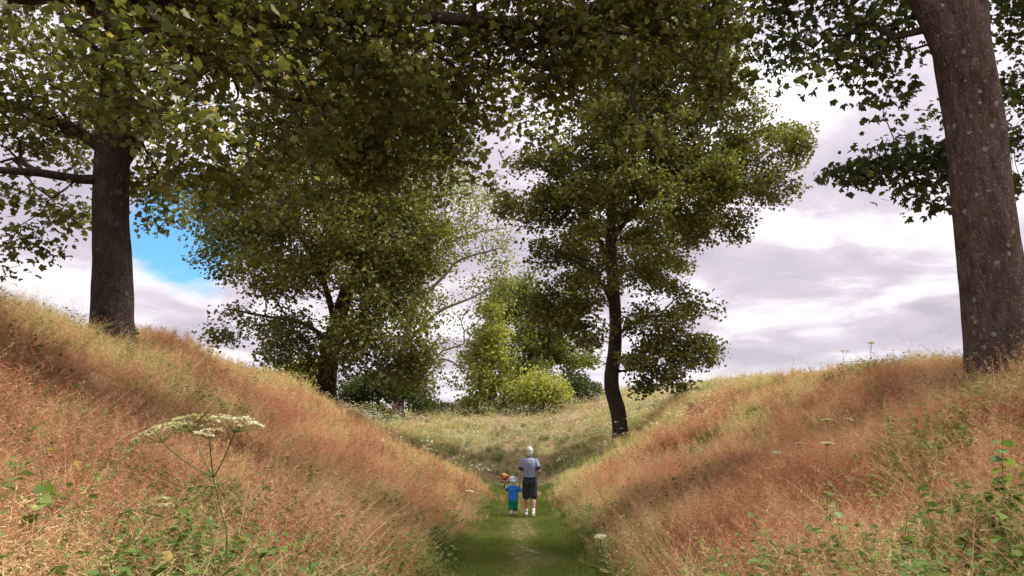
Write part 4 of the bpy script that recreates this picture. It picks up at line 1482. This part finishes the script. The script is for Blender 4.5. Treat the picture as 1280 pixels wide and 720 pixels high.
def build_people():
    Y = 21.0
    p = at(662, 640, Y)
    zm = h1(p.x, p.y) + .02
    man = build_man((p.x, Y, zm))
    child = build_child((p.x - .415, Y, zm + .0))
    build_bundle((p.x - .415 - .215, Y + .235, zm + .895)).scale = (1.3, 1.2, 1.05)


build_people()
# ------------------------------------------------------------------ single plants one can point to
def umbel_mb(mb_stalk, mb_fl, c, up, rad, n_rays, rs, flop=.25):
    c, up = Vector(c), Vector(up).normalized()
    u = up.orthogonal().normalized()
    w = up.cross(u)
    for i in range(n_rays):
        a = rs.uniform(0, 6.283)
        t = math.sqrt(rs.uniform(.03, 1))
        o = u * math.cos(a) + w * math.sin(a)
        e = c + o * (rad * t) + up * (rad * (.62 - flop * t * t))
        m = c.lerp(e, .5) + o * rad * .10 * t
        mb_stalk.tube([c, m, e], [.0016, .0013, .0010], 3, 0, False)
        for k in range(16):
            q = e + u * rs.normal(0, .011) + w * rs.normal(0, .011) + up * rs.normal(.003, .004)
            s = rs.uniform(.004, .0085)
            b = rs.uniform(0, 3.14)
            x = (u * math.cos(b) + w * math.sin(b) + up * rs.normal(0, .3)) * s
            y = (w * math.cos(b) - u * math.sin(b) + up * rs.normal(0, .3)) * s
            mb_fl.add([q - x, q - y, q + x, q + y], [(0, 1, 2, 3)], float(np.clip(rs.normal(.38, .25), 0, 1)))


def hogweed(loc, label, stem, rays, seed, group='umbel flower plants'):
    """stem: points (local); rays: (start index on stem, end point, umbel radius, number, tint)"""
    rs = np.random.default_rng(seed)
    r = empty('hogweed', loc, label, 'wildflower', group)
    mb = MB()
    st = resample(stem, .04)
    mb.tube(st, [.0085 - .003 * i / len(st) for i in range(len(st))], 8, 0)
    mb.build('stem', M['stem'], r)
    for (e, rad, n) in rays:
        b = st[-1]
        e = Vector(e)
        m = b.lerp(e, .5) + Vector((0, 0, -.02))
        q = MB()
        q.tube(resample([b, m, e], .03), [.0042] * len(resample([b, m, e], .03)), 6, 0)
        o = q.build('branch', M['stem'], r)
        s, f = MB(), MB()
        d = (e - b).normalized() * .6 + Vector((0, 0, 1))
        umbel_mb(s, f, e, d, rad, n, rs)
        s.v and s.build('ray', M['stem'], o)
        f.build('umbel', M['umbel'], o, False)['kind'] = 'stuff'
    return r


def stalk_mesh(rs, L, plume, lean):
    mb = MB()
    pts, dd = [], None
    p = Vector((0, 0, 0))
    d = Vector((lean[0] * .3, lean[1] * .3, 1)).normalized()
    for i in range(13):
        pts.append(p.copy())
        p = p + d * L / 12
        d = (d + Vector((lean[0], lean[1], -abs(lean[0]) * .5)) * (.02 + .16 * (i / 12) ** 2)).normalized()
    mb.tube(pts, [.0030 - .0016 * i / 12 for i in range(13)], 5, 0)
    k0 = 13 - plume
    for i in range(k0, 13):
        for _ in range(16):
            q = pts[i].lerp(pts[min(i + 1, 12)], rs.uniform())
            o = Vector((rs.normal(), rs.normal(), rs.normal() + .9)).normalized()
            s = o.orthogonal().normalized() * .0022
            e = q + o * rs.uniform(.012, .034)
            mb.add([q - s, q + s, e], [(0, 1, 2)], 1)
    return mb


def leafy_plant(name, loc, label, Ht, n_pairs, leaf_len, seed, mat, group, width=.42):
    rs = np.random.default_rng(seed)
    r = empty(name, loc, label, 'plant', group)
    mb = MB()
    top = Vector((rs.normal(0, .06), rs.normal(0, .06), Ht))
    st = resample([Vector((0, 0, -.05)), top * .5 + Vector((rs.normal(0, .03), rs.normal(0, .03), 0)), top], .03)
    mb.tube(st, [.005 - .003 * i / len(st) for i in range(len(st))], 6, 0)
    mb.build('stem', M['stem'], r)
    v, f = leaf_shape('oval')
    v = v.copy()
    v[:, 0] *= width / .34
    lm = mesh_obj('leaf', v, f, mat, None, True, None, link=False)
    for i in range(n_pairs):
        t = .22 + .76 * i / n_pairs
        q = st[int(t * (len(st) - 1))]
        a0 = i * 1.57 + rs.normal(0, .25)
        for s in (0, math.pi):
            a = a0 + s + rs.normal(0, .2)
            L = leaf_len * (1.15 - .65 * t) * rs.uniform(.8, 1.2)
            o = bpy.data.objects.new('leaf', lm.data)
            COL.objects.link(o)
            o.parent = r
            o.location = q
            o.rotation_euler = (rs.normal(-.15, .25), rs.normal(0, .25), a)
            o.scale = (L, L, L)
    bpy.data.objects.remove(lm)
    return r


def on_ground(px, py, lift=.45):
    """the place on the bank whose grass top shows at this photo pixel"""
    return ground(px, py, lift=lift)


def build_plants():
    rs = np.random.default_rng(77)
    # the big hogweed in the foreground, drawn by its joints
    Yh = 5.2
    top = at(267, 597, Yh)
    foot = at(286, 700, Yh + .05)
    foot.z = h1(foot.x, foot.y)
    loc = Vector((foot.x, foot.y, foot.z - .02))
    L = lambda px, py, dy=0: at(px, py, Yh + dy) - loc
    hogweed(loc, 'large hogweed with three flat cream umbels standing tallest in the left foreground grass',
            [Vector((0, 0, 0)), L(284, 680), L(277, 640), top - loc],
            [(L(203, 553, -.1), .17, 34), (L(242, 541, .15), .17, 38), (L(293, 541, -.05), .17, 36), (L(262, 549, -.12), .10, 14)], 1)
    for k, (px, py, ht, n, rad, lab) in enumerate([
            (1030, 527, .80, 2, .10, 'hogweed with one broad cream umbel among arching pale grass heads on the right bank'),
            (1044, 558, .62, 1, .085, 'small hogweed with a flat cream umbel just below the arching pale grass heads'),
            (970, 570, .62, 1, .10, 'hogweed with a dull fluffy cream umbel lowest on the middle of the right bank'),
            (990, 556, .66, 1, .08, 'hogweed gone to green seed on a bent dark stalk on the right bank'),
            (768, 672, .55, 2, .09, 'white hogweed umbels leaning over the right edge of the path'),
            (579, 616, .60, 2, .08, 'white hogweed umbel in the grass left of the child'),
            (1057, 437, .95, 2, .12, 'hogweed with a domed umbel against the sky on the right ridge'),
            (1088, 427, 1.15, 3, .13, 'taller hogweed with several umbels against the sky on the right ridge'),
            (208, 634, .48, 1, .07, 'hogweed with a small drooping cream umbel left of the large one'),
            (205, 626, .52, 1, .03, 'single tiny white flower on a thin stalk left of the large hogweed')]):
        if py < 450:
            Y = 24.0
            t = at(px, py, Y)
            g_ = Vector((t.x, t.y, h1(t.x, t.y)))
            ht = max(.5, t.z - g_.z - .06)
        else:
            g_ = on_ground(px, py, ht)
        lean = rs.normal(0, .08, 2)
        tp = Vector((lean[0], lean[1], ht * .72))
        rays = [(tp + Vector((rs.normal(0, .10) if n > 1 else .02, rs.normal(0, .06), ht * .27)), rad * rs.uniform(.65, .9), 20) for _ in range(n)]
        hogweed(g_, lab, [Vector((0, 0, 0)), Vector((lean[0] * .3, lean[1] * .3, ht * .4)), tp], rays, 10 + k)
    # pale arching grass heads
    pl = [(150, 437, 'left'), (158, 428, 'left'), (168, 424, 'left'), (176, 434, 'left'), (190, 452, 'left'), (200, 440, 'left'),
          (1022, 512, 'right'), (1035, 506, 'right'), (1044, 500, 'right'), (1060, 498, 'right'), (1072, 506, 'right'), (1130, 492, 'right'), (1178, 462, 'right'), (1136, 470, 'right')]
    labs = {'left': 'pale feathery grass head at the foot of the left trunk', 'right': 'pale arching grass head standing out of the red grass on the right bank'}
    for i, (px, py, sd_) in enumerate(pl):
        g_ = on_ground(px, py, .72)
        lean = (rs.uniform(.25, .7) * (1 if rs.uniform() < .7 else -1), rs.normal(0, .3))
        if sd_ == 'right':
            lean = (rs.uniform(.6, 1.2), rs.normal(0, .3))
        o = stalk_mesh(rs, rs.uniform(.85, 1.05), 5, lean).build('grass_stalk', M['straw'])
        o.location = g_
        tag(o, labs[sd_], 'grass stalk', 'pale grass heads at the left trunk' if sd_ == 'left' else 'pale arching grass heads on the right bank')
    # green leafy plants in the foreground
    for k, (nm, px, py, lift, ht, n, ll, lab, mat) in enumerate([
            ('nettle', 42, 690, .45, .75, 9, .13, 'tall green leafy nettle in the bottom left corner', 'herb'),
            ('nettle', 95, 668, .45, .70, 8, .12, 'green leafy nettle second in from the bottom left corner', 'herb'),
            ('nettle', 128, 700, .40, .60, 8, .12, 'low green leafy nettle at the bottom edge left of the large hogweed', 'herb'),
            ('bramble', 262, 628, .35, .55, 6, .11, 'green leafy shoot close against the large hogweed stem', 'herb'),
            ('bramble', 245, 690, .35, .50, 7, .12, 'spreading green leafy plant at the foot of the large hogweed', 'herb'),
            ('bramble', 560, 690, .30, .50, 6, .10, 'green leafy plant overhanging the left edge of the path', 'herb'),
            ('nettle', 1042, 690, .45, .70, 9, .14, 'broad green leafy nettle at the bottom of the right bank', 'herb'),
            ('nettle', 1028, 648, .45, .70, 8, .11, 'upright yellowish green plant above the broad nettle on the right bank', 'herb'),
            ('nettle', 1136, 700, .40, .60, 8, .12, 'green leafy plant at the bottom edge between the broad nettle and the right corner', 'herb'),
            ('nettle', 1263, 612, .45, .75, 8, .15, 'dark green broad-leaved plant at the right edge of the picture below the big trunk', 'herb'),
            ('nettle', 948, 668, .40, .55, 7, .10, 'grey-green forked plant in the red grass right of the path', 'herb'),
            ('sapling', 172, 408, .30, .75, 9, .16, 'dark leafy sapling growing against the right side of the left trunk', 'leaf_d')]):
        if nm == 'sapling':
            g_ = at(172, 425, 17.3)
            g_.z = h1(g_.x, g_.y)
        else:
            g_ = on_ground(px, py, lift)
        leafy_plant(nm, g_, lab, ht + (.12 if nm != 'sapling' else 0), n + 4, ll * 1.1, 200 + k, M['herb'] if mat == 'herb' else M['leaf_big'], 'green leafy plants in the grass')
    # yellowed leaves caught in the foreground grass
    v, f = leaf_shape('oval')
    v = v.copy()
    v[:, 0] *= 1.3
    lm = mesh_obj('yellow_leaf', v, f, M['yellow_leaf'], None, True, None, link=False)
    for px, py in [(60, 549), (66, 566), (92, 583), (96, 581), (30, 630), (300, 674), (322, 675), (331, 680), (212, 693), (204, 690), (545, 686), (986, 704), (128, 706), (72, 545)]:
        g_ = on_ground(px, py, .5)
        o = bpy.data.objects.new('yellow_leaf', lm.data)
        COL.objects.link(o)
        o.location = g_ + Vector((0, 0, .52))
        o.rotation_euler = (rs.uniform(-1.2, .5), rs.normal(0, .5), rs.uniform(0, 6.28))
        S = rs.uniform(.05, .085)
        o.scale = (S, S, S)
        tag(o, 'yellowed broad leaf caught on top of the foreground grass', 'leaf', 'yellowed leaves caught in the foreground grass')
    bpy.data.objects.remove(lm)


build_plants()
